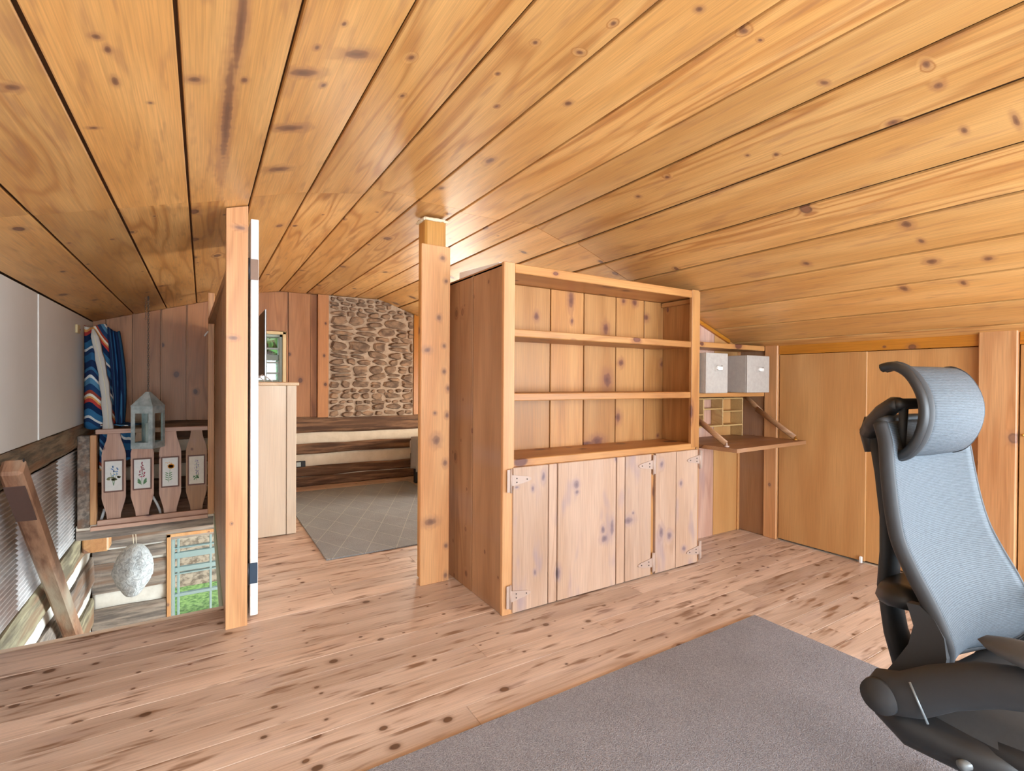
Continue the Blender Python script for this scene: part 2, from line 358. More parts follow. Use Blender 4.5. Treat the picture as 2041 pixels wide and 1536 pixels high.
MK_BACK = [(1.595, 1.714, 0.03, 0.022), (1.719, 1.977, 0.069, 0.028), (1.584, 1.986, 0.022, 0.016), (1.553, 2.269, 0.043, 0.035), (1.215, 2.286, 0.063, 0.044), (0.817, 2.202, 0.036, 0.066), (0.806, 2.117, 0.017, 0.059), (1.75, 2.429, 0.02, 0.024), (1.749, 2.533, 0.028, 0.029), (1.332, 2.411, 0.028, 0.028), (0.962, 2.387, 0.04, 0.033), (1.654, 2.646, 0.028, 0.03), (1.334, 2.812, 0.028, 0.027), (0.821, 2.772, 0.015, 0.016)]
MK_DOOR = [(0.639, 1.483, 0.019, 0.013), (0.193, 1.5, 0.019, 0.012), (0.693, 1.551, 0.032, 0.016), (0.655, 1.383, 0.008, 0.015), (0.63, 1.777, 0.028, 0.025), (0.587, 1.781, 0.014, 0.018), (0.348, 1.976, 0.027, 0.02), (0.293, 1.988, 0.026, 0.035), (0.352, 2.046, 0.059, 0.02), (0.158, 1.652, 0.039, 0.021), (0.747, 2.074, 0.017, 0.012), (0.412, 2.216, 0.012, 0.013), (0.372, 2.175, 0.027, 0.05), (0.686, 2.462, 0.028, 0.023), (0.225, 2.537, 0.032, 0.028), (0.259, 2.463, 0.045, 0.027), (0.548, 2.642, 0.02, 0.02), (0.118, 2.677, 0.02, 0.025)]
MK_CLAD = [(1.933, 1.216, 0.018, 0.02), (1.798, 1.24, 0.015, 0.016), (1.576, 1.196, 0.02, 0.019), (1.411, 1.229, 0.015, 0.016), (1.383, 1.124, 0.02, 0.028), (1.258, 1.23, 0.018, 0.016), (1.156, 1.257, 0.021, 0.016), (0.997, 1.251, 0.021, 0.016), (1.011, 1.173, 0.012, 0.013), (0.85, 1.181, 0.036, 0.035), (0.711, 1.24, 0.024, 0.019), (0.369, 1.148, 0.027, 0.051), (0.212, 1.249, 0.018, 0.017), (0.034, 1.247, 0.024, 0.016)]
MK_POST = [(1.934, 0.154, 0.012, 0.03), (1.402, 0.128, 0.012, 0.025), (0.508, 0.123, 0.007, 0.006)]
def mark(o, P, ax, marks, al, ac, keep=None, kn=0.12):
    """give board o its own material with those of the listed knots that lie on it"""
    c = ORG[o.name]; d = o.dimensions if o.dimensions.length else None
    xs = [v.co[ac] for v in o.data.vertices]; ls = [v.co[al] for v in o.data.vertices]
    loc = [(round(m[0]-c[al], 4), round(m[1]-c[ac], 4), m[2], m[3]) for m in marks]
    loc = [m for m in loc if min(xs)-.01 < m[1] < max(xs)+.01 and min(ls)-.02 < m[0] < max(ls)+.02]
    if loc: o.data.materials[0] = P(ax, tag='_'+o.name, marks=loc, kn=kn)
    return o

# ------------------------------------------------------------------ floor
fl = MB()
for a, b, c, d in holes(XL, XR+.05, YF, YB+.02, [ST]): fl.box(a, b, c, d, -0.12, -0.0035)
floor = struct(fl, 'floor', GLINTGAP, 'worn pine plank floor running under the bookcase and rugs', 'floor')
FW = 0.1245
y = 1.53
while y > YF: y -= FW
rf = random.Random(3)
while y < YB-0.01:
    y0, y1 = max(y, YF), min(y+FW, YB); y += FW
    if y1-y0 < .02: continue
    cuts = [XL, XR]
    if y0 >= ST[2]-0.06 and y1 <= ST[3]+0.06: cuts[0] = ST[1]
    if cuts[0] == XL and y1 > ST[2]-.06 and y0 < ST[3]: y1 = min(y1, ST[2]) if y0 < ST[2] else y1
    j = rf.uniform(0.6, 3.0)
    segs = [(cuts[0], j), (j, cuts[1])]
    for a, b in segs:
        g = rf.choice((0.0005, 0.0008, 0.0013, 0.0019))
        B(a+.0006, b-.0006, y0+g, y1-g, -0.0035, rf.uniform(-.0004, .0004), c=0.0010).build('plank', P_floor('X'), floor)
# edge boards and fascia of the stair opening
B(ST[1]-.006, ST[1]+.016, ST[2], ST[3], -0.26, -0.022, c=.003).build('fascia', plain('green_lit_board', (0.36, 0.40, 0.27), 0.6, nscale=5, namt=.15), floor)  # green stairwell light is put into the first fascia's colour
B(ST[0], ST[1], ST[2]-.005, ST[2]+.014, -0.24, -0.022, c=.003).build('fascia', P_side('X'), floor)
# joist end below the railing ledge
B(XL+.02, -0.675, 5.42, 5.60, -0.262, -0.121, c=.012).build('joist', P_post('Y'), floor)

# ------------------------------------------------------------------ ceiling
ck = MB()
cp = [(x, z+.020) for x, z in PROF]
ck.prism(cp+[(x, z+.10) for x, z in cp[::-1]], YF-.25, YB+.25, 'Y')
ceiling = struct(ck, 'ceiling', plain('ceiling_groove', (0.12, 0.055, 0.02), 0.9, nscale=9, namt=0.2), 'wide knotty pine board ceiling sloping down on both sides', 'ceiling')
SEAM = [-0.87, -0.56, -0.30, -0.047, 0.195, 0.445, 0.725, 1.0, 1.268, 1.54, 1.80, 2.07, 2.336, 2.59, 2.86, 3.125, 3.41, 3.67, 3.79]
rc = random.Random(5)
for i, (a, b) in enumerate(zip(SEAM, SEAM[1:])):
    J = 2.60+rc.uniform(-.05, .05)
    za, zb = cz(a), cz(b); wd = math.hypot(b-a, zb-za); an = math.atan2(zb-za, b-a)
    for y0, y1, dz in ((YF, J-.0008, 0.0), (J+.0008, YB, 0.002)):
        g = .0050 if i < 7 else (.0066 if i < 10 else .0090)
        mb = MB().cbox(g, wd-g, y0, y1, 0, .016, c=.003)
        mb.v = [(a+p[0]*math.cos(an)-p[2]*math.sin(an), p[1], za+dz+p[0]*math.sin(an)+p[2]*math.cos(an)) for p in mb.v]
        mark(mb.build('plank', P_ceil('Y'), ceiling), P_ceil, 'Y', MK_CEIL.get((i, 0 if y0 < 1 else 1), []), 1, 0)

# ------------------------------------------------------------------ hewn logs, chinking, stones
def log_bar(axis, a0, a1, z0, z1, face, depth, sgn, seed, amp=0.012, n=26, endgap=0):
    """hewn log along axis; its visible face sits at 'face', depth goes sgn*depth away from the room"""
    rr = random.Random(seed); o = rr.uniform(0, 90); mb = MB(); cs = []
    h = z1-z0; k = 12
    base = [(0.0, .12), (0.0, .5), (0.0, .88), (.10, 1.0), (.5, 1.0), (1, 1.0), (1, 0), (.5, 0.0), (.10, 0.0)]
    k = len(base); vs = []
    for i in range(n+1):
        t = lerp(a0, a1, i/n)
        for j, (d, v) in enumerate(base):
            e = noise.noise((t*2.6+o, v*2.0, seed*1.7))*amp*1.3; e2 = noise.noise((t*7+o, v*5.0, seed*.7+9))*amp*.7
            z = z0+v*h+(e if v in (1.0, 0.0) else e*.4); dd = d*depth+(e2+abs(e)*.5 if d < .2 else 0)
            p = (t, face+sgn*(dd-.004), z) if axis == 'X' else (face+sgn*(dd-.004), t, z)
            vs.append(p)
    fs = [[i*k+j, i*k+(j+1) % k, (i+1)*k+(j+1) % k, (i+1)*k+j] for i in range(n) for j in range(k)]
    fs += [list(range(k)), [n*k+j for j in range(k)]]
    mb.add(vs, fs, False); return mb
def chink_bar(axis, a0, a1, z0, z1, face, sgn, seed, n=18):
    mb = MB(); vs = []
    for i in range(n+1):
        t = lerp(a0, a1, i/n)
        for j in range(5):
            v = j/4; z = lerp(z0-.02, z1+.02, v); d = .030+.012*noise.noise((t*3, v*2, seed))-.012*math.sin(math.pi*v)
            vs.append((t, face+sgn*d, z) if axis == 'X' else (face+sgn*d, t, z))
        for j in range(4, -1, -1):
            v = j/4; z = lerp(z0-.02, z1+.02, v)
            vs.append((t, face+sgn*.075, z) if axis == 'X' else (face+sgn*.075, t, z))
    k = 10
    fs = [[i*k+j, i*k+(j+1) % k, (i+1)*k+(j+1) % k, (i+1)*k+j] for i in range(n) for j in range(k)]+[list(range(k)), [n*k+j for j in range(k)]]
    mb.add(vs, fs, True); return mb

# ---- back wall
W1 = (0.30, 0.755, 1.02, 1.702)      # upper window beside the dresser
W2 = (-0.262, 0.56, -1.45, -0.372)   # window downstairs
W3 = (2.42, 3.25, 0.95, 1.62)        # bedroom window beside the chimney
bw = MB()
for a, b, c, d in holes(XL-.12, XR+.12, -2.4, 2.3, [W1, W2, W3]): bw.box(a, b, YB+.08, YB+.20, c, d)
wall_back = struct(bw, 'wall_back', DARK, 'far gable wall of pine boards, dark logs and a stone chimney', 'wall')
# logs in the upper storey
for i, (z0, z1) in enumerate([(0.605, 0.785), (0.365, 0.485), (0.115, 0.225), (0.0, 0.108)]):
    log_bar('X', XL, XR, z0, z1, YB-.035, .11, 1, 11+i, amp=.011, n=60).build('log', logmat('X'), wall_back)
for i, (z0, z1) in enumerate([(0.485, 0.605), (0.225, 0.365), (0.10, 0.125)]):
    chink_bar('X', XL, XR, z0, z1, YB-.035, 1, 3+i, n=40).build('chinking', CHINK, wall_back)
# logs downstairs, left and right of the window
LOW = [(-0.40, -0.10), (-0.535, -0.425), (-0.82, -0.555), (-1.19, -0.97), (-1.55, -1.28), (-1.95, -1.65), (-2.33, -2.05)]
for i, (z0, z1) in enumerate(LOW):
    for q, (a, b) in enumerate([(XL, -0.30), (0.60, 2.2)] if (z0 < -0.38 and z1 > -1.5 and z1 < -.37) else [(XL, 2.2)]):
        log_bar('X', a, b, z0, z1, YB-.035, .11, 1, 31+i*2+q, amp=.012, n=24).build('log', greylog('X'), wall_back)
for i, (z0, z1) in enumerate([(-0.425, -0.40), (-0.555, -0.535), (-0.97, -0.82), (-1.28, -1.19), (-1.65, -1.55), (-2.05, -1.95)]):
    for a, b in ([(XL, -0.30), (0.60, 2.2)] if z1 > -1.5 else [(XL, 2.2)]):
        chink_bar('X', a, b, z0, z1, YB-.035, 1, 50+i, n=20).build('chinking', CHINKW, wall_back)
# vertical pine boards above the logs
def vplank(x0, x1, z0, z1, y0=YB-.02, y1=YB+.02, m=None, name='plank', slope=True):
    if slope:
        pts = [(x0, z0), (x1, z0), (x1, min(z1, cz(x1)-.002)), (x0, min(z1, cz(x0)-.002))]
        return MB().prism(pts, y0, y1, 'Y').build(name, m or P_wall('Z'), wall_back)
    return B(x0, x1, y0, y1, z0, z1, c=.003).build(name, m or P_wall('Z'), wall_back)
for a, b in ((-0.868, -0.775), (-0.765, -0.575), (-0.559, -0.352), (-0.336, -0.139), (-0.123, 0.10), (0.116, 0.29)):
    vplank(a, b, 0.78, 9)
vplank(0.30, 0.51, 1.74, 9); vplank(0.52, 0.80, 1.74, 9); vplank(0.30, 0.80, 0.78, 1.0)
vplank(0.795, 0.812, 0.78, 1.74); vplank(0.818, 1.043, 0.78, 9); vplank(1.049, 1.112, 0.78, 9, y0=YB-.005)
vplank(1.119, 1.235, 0.78, 9, y0=YB-.06)
vplank(2.262, 2.40, 0.78, 9, y0=YB-.06, m=P_amber('Z'))
vplank(2.41, 3.26, 1.64, 9); vplank(2.41, 3.26, 0.78, 0.93); vplank(3.27, 3.52, 0.78, 9); vplank(3.53, 3.77, 0.78, 9)
# groove floor behind the boards
gb = MB()
for a, b, c, d in holes(XL, XR, 0.76, 2.2, [W1, W3]): gb.box(a, b, YB+.022, YB+.06, c, d)
gb.build('backing', P_wall('Z'), wall_back)
# stone panel of the chimney
sx0, sx1, sz0 = 1.236, 2.262, 0.775
mp = [(sx0, sz0), (sx1, sz0)]+[(x, cz(x)-.004) for x in (sx1, 2.1, 1.95, 1.85, 1.7, 1.5, sx0)]
MB().prism(mp, YB-.045, YB+.02, 'Y').build('mortar', MORTAR, wall_back)
rs = random.Random(21); z = sz0+.006
while z < 2.19:
    h = rs.choice((.045, .06, .075, .09, .11)); x = sx0+rs.uniform(.002, .015)
    while x < sx1-.03:
        wd = rs.uniform(.7, 2.6)*h+rs.uniform(.02, .06)
        if x+wd > sx1-.003: wd = sx1-.003-x
        if wd < .03: break
        subs = [(z, h)] if h < .08 or rs.random() < .5 else [(z, h*.55), (z+h*.55, h*.45)]
        for zz, hz in subs:
            ccx, ccz = x+wd/2, zz+hz/2+rs.uniform(-.008, .008); hh = hz*rs.uniform(.92, 1.2)-.004; ww = wd-rs.uniform(.004, .014)
            tilt = rs.uniform(-.2, .2)*min(1, hz/ww*2.2); n = 11; ring = []; e = rs.uniform(2.2, 5.0); sk = rs.uniform(-.25, .25)
            for k in range(n):
                q = 2*math.pi*(k+rs.uniform(-.3, .3))/n; cq, sq = math.cos(q), math.sin(q)
                rad = (abs(cq)**e+abs(sq)**e)**(-1/e)*rs.uniform(.80, 1.05)
                u, v = cq*rad*ww/2, sq*rad*hh/2*(1+sk*cq); ring.append((u, v))
            dep = rs.uniform(.012, .030); vs = []
            for sc, dd in ((1.0, .01), (.96, -.008), (.70, -dep)):
                for u, v in ring:
                    u2 = u*sc*math.cos(tilt)-v*sc*math.sin(tilt)*.6; v2 = u*sc*math.sin(tilt)+v*sc
                    px_ = ccx+u2; vs.append((min(max(px_, sx0+.002), sx1-.002), YB-.047+dd, min(ccz+v2, cz(px_)-.012)))
            if max(p[2] for p in vs)-min(p[2] for p in vs) < .02 or ccz > cz(ccx)-.02: continue
            fs = [[a*n+k, a*n+(k+1) % n, (a+1)*n+(k+1) % n, (a+1)*n+k] for a in range(2) for k in range(n)]+[[2*n+k for k in range(n)]]
            mb = MB(); mb.add(vs, fs, False); mb.build('stone', STONE, wall_back)
        x += wd+rs.uniform(.0, .008)
    z += h+rs.uniform(.0, .006)

# ---- windows
SASH = plain('sage_painted_sash', (0.42, 0.52, 0.46), 0.5, nscale=12, namt=0.06)
SASHW = plain('white_sash', (0.66, 0.74, 0.72), 0.5, nscale=12, namt=0.05)
SASHBACKLIT = plain('backlit_sash', (0.27, 0.35, 0.34), 0.5, nscale=12, namt=0.06)  # darker copy of the sash: backlighting put into the colour
JAMB = plain('cream_jamb', (0.82, 0.64, 0.34), 0.5, nscale=12, namt=0.06)
def window(n, wn, cols, rows, label, casing, y=YB, sash=SASH, munt=SASHW, tw=.022, jx=.028):
    x0, x1, z0, z1 = wn
    t = thing('window_%d' % n, ((x0+x1)/2, y+.08, z0), label, 'window', kind='structure')
    for nm, bx in (('frame', (x0, x0+jx, z0, z1)), ('frame', (x1-jx, x1, z0, z1)), ('frame', (x0, x1, z1-jx, z1)), ('frame', (x0, x1, z0, z0+jx*1.2))):
        B(bx[0], bx[1], y-.0, y+.18, bx[2], bx[3], c=.003).build(nm, sash, t)
    for bx in ((x0-.034, x0, z0-.03, z1+.03), (x1, x1+.034, z0-.03, z1+.03), (x0-.034, x1+.034, z1, z1+.032)):
        B(bx[0], bx[1], y-.045, y+.03, bx[2], bx[3], c=.003).build('casing', casing, t)
    a0, a1, b0, b1 = x0+jx, x1-jx, z0+jx*1.2, z1-jx
    xs = [lerp(a0, a1, q) for q in cols]; zs = [lerp(b0, b1, q[0]) for q in rows]
    for q in xs[1:-1]: B(q-tw/2, q+tw/2, y+.09, y+.125, b0, b1, c=.003).build('muntin', munt, t)
    for q, (fr, th) in zip(zs, rows): B(a0, a1, y+.085, y+.13, q-th/2, q+th/2, c=.003).build('muntin', munt if th < .03 else sash, t)
    for p0, p1 in zip(xs, xs[1:]):
        for q0, q1 in zip([b0]+zs, zs+[b1]):
            if q1-q0 > .03 and p1-p0 > .03: B(p0+tw/2-.004, p1-tw/2+.004, y+.104, y+.109, q0, q1, c=.001).build('pane', GLASS, t)
    return t
window(1, W1, (0, .36, .68, 1), ((.20, .05), (.36, .02), (.55, .02), (.64, .06), (.80, .02)), 'small upper window with sage sash and little panes behind the television', JAMB)
window(2, W2, (0, .04, .41, .74, 1), ((.40, .03), (.615, .014), (.66, .045), (.80, .06), (.875, .014)), 'multi-pane sash window downstairs looking out on green grass', P_post('Z'), sash=SASHBACKLIT, munt=SASHBACKLIT)
window(3, W3, (0, .5, 1), ((.5, .03),), 'bright bedroom window mostly hidden behind the clad post', P_wall('Z'), sash=WHITE, munt=WHITE)

# ---- left wall
lw = MB(); lw.box(XL-.18, XL-.07, YF-.1, YB+.2, -2.4, 1.75)
wall_left = struct(lw, 'wall_left', DARK, 'left wall of white panels over logs and corrugated metal', 'wall')
for a, b in ((YF, -0.12), (-.118, 2.05), (2.052, 4.215), (4.245, YB-.0)):
    MB().cbox(XL-.03, XL, a, b, 0.815, cz(XL)-.004, c=.002).build('white_panel', WHITEWALL, wall_left)
B(XL-.03, XL+.006, 4.208, 4.252, 0.815, cz(XL)-.008, c=.004).build('batten', WHITEWALL, wall_left)
WL = two('weathered_log', (0.13, 0.105, 0.075), (0.36, 0.27, 0.17), (20, 2.0, 20), 0.36, 0.66, 0.8, 0.5, c3=(0.33, 0.16, 0.075))
log_bar('Y', 2.2, YB-.04, 0.635, 0.812, XL+.01, .1, -1, 71, amp=.012, n=40).build('log', WL, wall_left)
B(XL-.06, XL, YF, 2.2, 0.0, 0.812).build('white_panel', WHITEWALL, wall_left)
# corrugated sheets, ribs running along the wall
CORR = two('corrugated_metal', (0.56, 0.54, 0.53), (0.76, 0.74, 0.73), (3, 3, 5), 0.36, 0.62, 0.42, 0.0, c3=(0.46, 0.34, 0.30), metal=0.1)
def sheet(y0, y1, off, seed):
    mb = MB(); per = .0285; z0, z1 = -0.115, 0.615; n = int((z1-z0)/per*8); vs = []
    for i in range(n+1):
        z = lerp(z0, z1, i/n); d = .0062*math.sin(2*math.pi*z/per)+off
        e0 = .010*noise.noise((z*9, seed, 0)); e1 = .010*noise.noise((z*9, seed+5, 0))
        vs += [(XL-.012+d, y0+e0, z), (XL-.012+d, lerp(y0, y1, .5), z), (XL-.012+d, y1+e1, z)]
    mb.add(vs, [[i*3+j, i*3+j+1, (i+1)*3+j+1, (i+1)*3+j] for i in range(n) for j in range(2)], True)
    o = mb.build('corrugated_sheet', CORR, wall_left)
    md = o.modifiers.new('thickness', 'SOLIDIFY'); md.thickness = .0015
    return o
sheet(2.18, 3.148, 0.0, 4); sheet(3.15, 3.842, 0.0, 1); sheet(3.845, 4.768, 0.0006, 2); sheet(4.770, 5.75, 0.0, 3)
GREENLITLOG = two('green_lit_log', (0.16, 0.13, 0.085), (0.40, 0.35, 0.22), (18, 2.0, 18), 0.36, 0.66, 0.8, 0.5, c3=(0.27, 0.15, 0.085))  # green cast of the stairwell light is painted into these logs
for i, (z0, z1) in enumerate([(-0.33, -0.12), (-0.72, -0.46), (-1.10, -0.84), (-1.50, -1.22), (-1.90, -1.62), (-2.33, -2.02)]):
    log_bar('Y', 2.3, YB-.04, z0, z1, XL+.012, .1, -1, 81+i, amp=.013, n=40).build('log', GREENLITLOG if i in (0, 2) else greylog('Y'), wall_left)
for i, (z0, z1) in enumerate([(-0.46, -0.33), (-0.84, -0.72), (-1.22, -1.10), (-1.62, -1.50), (-2.02, -1.90)]):
    chink_bar('Y', 2.3, YB-.04, z0, z1, XL+.012, -1, 90+i, n=30).build('chinking', CHINKW, wall_left)

# ---- lower storey shell
struct(MB().box(XL-.1, 2.3, 1.6, YB+.1, -2.5, -2.38), 'floor_lower', P_floor('X'), 'lower storey floor seen only down the stair opening', 'floor')
m = MB()
for a, b, c, d in holes(1.6, YB+.1, -2.4, -0.12, [(3.3, 5.1, -1.6, -0.4)]): m.box(2.2, 2.28, a, b, c, d)  # opening added to let the downstairs lamp in
struct(m, 'wall_lower_right', CHINKW, 'lower storey side wall with an opening added for the stairwell lamp', 'wall')
struct(MB().box(XL-.1, 2.3, 1.6, 1.7, -2.4, -0.12), 'wall_lower_front', CHINKW, 'lower storey end wall under the office floor', 'wall')

# ---- gable wall behind the viewer, with a wide window
GW = (-0.70, 3.1, 0.45, 1.85)
m = MB()
for a, b, c, d in holes(XL-.15, XR+.15, -.1, 2.3, [GW]): m.box(a, b, YF-.10, YF, c, d)
struct(m, 'wall_front', P_wall('Z'), 'office gable wall behind the viewer with a wide window', 'wall')
t = thing('window_4', (1.45, YF-.05, GW[2]), 'wide white-framed office window in the gable behind the viewer', 'window', kind='structure')
for x in (GW[0], .55, 1.85, GW[1]-.05): B(x, x+.05, YF-.09, YF-.02, GW[2], GW[3]).build('frame', WHITE, t)
for z in (GW[2], GW[3]-.05): B(GW[0], GW[1], YF-.09, YF-.02, z, z+.05).build('frame', WHITE, t)

# ---- right knee wall
SW = (3.189, 4.499, 0.40, 1.30); OW = (-2.0, -0.2, 0.45, 1.40)  # openings for the two added side windows
wr = MB()
for a, b, c, d in holes(YF-.1, YB+.2, -.1, 1.55, [SW, OW]): wr.box(XR+.06, XR+.16, a, b, c, d)
wall_right = struct(wr, 'wall_right', DARK, 'low right knee wall of plywood closet doors and pine', 'wall')
B(XR-.02, XR+.06, 2.200, 2.303, 0, 1.492, c=.004).build('stile', P_post('Z'), wall_right)
B(XR-.025, XR+.06, 0.868, 1.030, 0, 1.505, c=.005).build('stile', P_post('Z'), wall_right)
B(XR-.004, XR+.06, 1.032, 2.198, 1.421, 1.497, c=.003).build('header', P_amber('Y'), wall_right)
B(XR-.004, XR+.06, YF, 0.866, 1.421, 1.497, c=.003).build('header', P_amber('Y'), wall_right)
B(XR-.0, XR+.06, 2.305, 2.66, 0, 1.485, c=.003).build('plank', P_side('Z'), wall_right)
for k in range(13):
    for z0, z1 in (((0, .40), (1.30, 1.488)) if 2 <= k <= 6 else ((0, 1.488),)):
        B(XR, XR+.05, 2.665+k*.262, 2.665+k*.262+.256, z0, z1, c=.004).build('plank', P_wall('Z'), wall_right)
t = thing('window_5', (XR+.03, 3.84, SW[2]), 'unseen side window added in the knee wall to light the bedroom', 'window', kind='structure')  # added window, lets the bedroom side lamp in
t2 = thing('window_6', (XR+.03, -1.1, OW[2]), 'unseen side window added behind the viewer to light the left wall', 'window', kind='structure')  # added window, lets the office side lamp in
for a in (OW[0], -1.12, OW[1]-.04): B(XR+.005, XR+.055, a, a+.04, OW[2], OW[3]).build('frame', WHITE, t2)
for a in (OW[2], OW[3]-.04): B(XR+.005, XR+.055, OW[0], OW[1], a, a+.04).build('frame', WHITE, t2)
for a in (SW[0], 3.82, SW[1]-.04): B(XR+.005, XR+.055, a, a+.04, SW[2], SW[3]).build('frame', WHITE, t)
for a in (SW[2], SW[3]-.04): B(XR+.005, XR+.055, SW[0], SW[1], a, a+.04).build('frame', WHITE, t)
for n, (a, b, xo, lab) in enumerate([(1.600, 2.192, .0, 'flat plywood closet door nearest the fold-down desk'), (1.036, 1.640, .020, 'flat plywood closet door behind the office chair headrest'), (-0.1, 0.862, .0, 'flat plywood closet door at the right picture edge')]):
    d = thing('door_%d' % (n+2), (XR+xo, (a+b)/2, 0), lab, 'door', kind='structure')
    B(XR+xo, XR+xo+.018, a, b, 0.012, 1.418, c=.002).build('panel', P_ply('Z'), d)
    ky, kz = ((1.618, 0.904), (1.07, 0.90), (0.845, 0.93))[n]
    MB().sphere((XR+xo-.008, ky, kz), .008).build('knob', BRASS, d)
B(XR-.020, XR-.005, 1.608, 1.626, 0, 0.045, c=.004).build('door_guide', WHITE, wall_right)

# ---- nook back wall (right of the bookcase)
wn = MB(); wn.prism([(2.70, 0), (3.90, 0), (3.90, cz(3.90)), (2.70, cz(2.70))], 2.545, 2.66, 'Y')
wall_nook = struct(wn, 'wall_nook', DARK, 'short pine board wall at the back of the desk nook', 'wall')
for i, (a, b) in enumerate(((2.72, 3.017), (3.022, 3.427), (3.432, 3.728), (3.733, 3.80))):
    MB().prism([(a, 0), (b, 0), (b, cz(b)-.003), (a, cz(a)-.003)], 2.52, 2.545, 'Y').build('plank', P_balu('Z') if i < 2 else (P_ply('Z') if i == 2 else P_wall('Z')), wall_nook)
MB().prism([(2.86, cz(2.86)-.004), (2.86, cz(2.86)-.032), (3.6, cz(3.6)-.032), (3.6, cz(3.6)-.004)], 2.50, 2.52, 'Y').build('trim', P_amber('X'), wall_nook)
B(3.728, 3.742, 2.505, 2.52, 0, .77, c=.002).build('trim', P_book('Z'), wall_nook)

# ---- partition beside the stair
pw = MB(); pw.box(0.128, 0.150, 2.86, YB-.05, 0.0, 1.70)
wall_part = struct(pw, 'wall_partition', DARK, 'pine partition between the stair opening and the bedroom', 'wall')
for k in range(12):
    a = 2.862+k*.262; b = min(a+.258, YB-.06)
    if a < b-.02:
        B(0.098, 0.128, a, b, 0.0, 1.70, c=.004).build('plank', P_side('Z'), wall_part)
        B(0.150, 0.172, a, b, 0.0, 1.70, c=.004).build('plank', P_wall('Z'), wall_part)
MB().prism([(.100, 2.862), (.047, 5.24), (.176, 5.24), (.176, 2.862)], 1.70, 1.745, 'Z').build('cap_board', P_side('Y'), wall_part)
B(0.045, 0.097, 5.30, 5.345, -0.02, cz(.09)-.03, c=.004).build('end_post', P_post('Z'), wall_part)

# ------------------------------------------------------------------ posts
ph = cz(0.10)-.002
MB().prism([(0.098, 0), (0.190, 0), (0.190, cz(.19)-.002), (0.098, ph)], 2.757, 2.855, 'Y')
po = MB().prism([(0.098, 0), (0.190, 0), (0.190, cz(.19)-.003), (0.098, ph-.001)], 2.757, 2.855, 'Y').build('timber_post', P_post('Z'))
mark(po, P_post, 'Z', MK_POST, 2, 0, kn=0.0)
tag(po, 'orange pine timber post beside the white door and stair opening', 'post')
p2 = thing('clad_post', (1.18, 2.83, 0), 'pine post clad with a broad knotty board beside the bookcase', 'post')
B(1.118, 1.252, 2.787, 2.905, 0, cz(1.2)-.004, c=.012).build('post', pine('honey_post', 'Z', (0.60, 0.30, 0.075), (0.52, 0.23, 0.045), (0.38, 0.14, 0.02), rough=.38, knots=.1), p2)
mark(B(1.086, 1.268, 2.762, 2.786, 0, 2.003, c=.003).build('cladding', P_post('Z'), p2), P_post, 'Z', MK_CLAD, 2, 0, kn=0.0)
# squeezed-out foam where the post meets the ceiling
fo = MB(); pr = []
for k in range(40):
    q = k/40*4; sd = int(q); u = q-sd; zz = cz(1.2)-.018
    cs = [(1.114, 2.783), (1.256, 2.783), (1.256, 2.909), (1.114, 2.909)]; a, b = cs[sd], cs[(sd+1) % 4]
    pr.append((lerp(a[0], b[0], u), lerp(a[1], b[1], u), zz-.003+.006*noise.noise((k*.7, 0, 1))))
pr.append(pr[0])
fo.tube(pr, [.009+.005*abs(noise.noise((k*.9, 3, 1))) for k in range(41)], 7)
fo.build('foam_bead', plain('expanding_foam', (0.80, 0.68, 0.48), 0.8, nscale=60, namt=.15, bump=.4), p2)

# ------------------------------------------------------------------ white door, opened against the partition
d1 = thing('door_1', (0.225, 3.2, 0.0), 'white painted bedroom door swung open, seen edge on', 'door', kind='structure')
B(0.207, 0.243, 2.832, 3.60, 0.010, 2.008, c=.003).build('leaf', WHITE, d1)
for i, (z, mt) in enumerate(((1.755, plain('bronze_hinge', (0.24, 0.145, 0.095), 0.5, nscale=30, namt=.1)), (0.225, plain('blue_black_hinge', (0.035, 0.06, 0.095), 0.4, metal=.4, nscale=30, namt=.1)))):
    B(0.204, 0.241, 2.828, 2.834, z-.052, z+.052, c=.002).build('hinge', mt, d1)
    MB().tube([(0.199, 2.829, z-.054), (0.199, 2.829, z+.054)], .0065, 8).build('hinge_pin', IRON, d1)

# ------------------------------------------------------------------ bookcase
bk = thing('bookcase', (2.08, 2.47, 0), 'tall built-in pine bookcase with empty shelves and limed cupboard doors', 'bookcase')
FY = 2.205
for a, b in ((FY, 2.538), (2.545, 2.862)): B(1.309, 1.333, a, b, 0, 1.806, c=.003).build('side_panel', P_side('Z'), bk)
B(1.309, 1.333, FY+.002, 2.862, 1.792, 1.812, c=.002).build('edge_strip', P_side('Y'), bk)
B(2.820, 2.848, FY, 2.515, 0, 1.812, c=.003).build('side_panel', P_book('Z'), bk)
B(1.305, 1.373, FY-.012, FY+.012, 0, 1.812, c=.003).build('face_stile', P_post('Z'), bk)
B(2.752, 2.822, FY-.012, FY+.012, 0.77, 1.816, c=.003).build('face_stile', P_book('Z'), bk)
B(1.373, 2.752, FY-.010, FY+.012, 1.762, 1.810, c=.003).build('top_rail', P_book('X'), bk)
B(1.333, 2.82, FY+.012, 2.74, 1.772, 1.790, c=.002).build('top', P_book('X'), bk)
for z in (1.434, 1.100): B(1.340, 2.756, FY-.004, 2.495, z, z+.040, c=.004).build('shelf', P_book('X'), bk)
B(1.340, 2.80, FY-.010, 2.495, 0.757, 0.798, c=.004).build('shelf', P_book('X'), bk)
for a, b in ((1.335, 1.548), (1.555, 1.816), (1.824, 2.082), (2.090, 2.359), (2.367, 2.624), (2.632, 2.818)):
    mark(B(a, b, 2.497, 2.517, 0.02, 1.77, c=.003).build('back_board', P_book('Z'), bk), P_book, 'Z', MK_BACK, 2, 0, kn=0.0)
MB().box(1.335, 2.818, 2.519, 2.527, 0.02, 1.77).build('back_lining', DARK, bk)
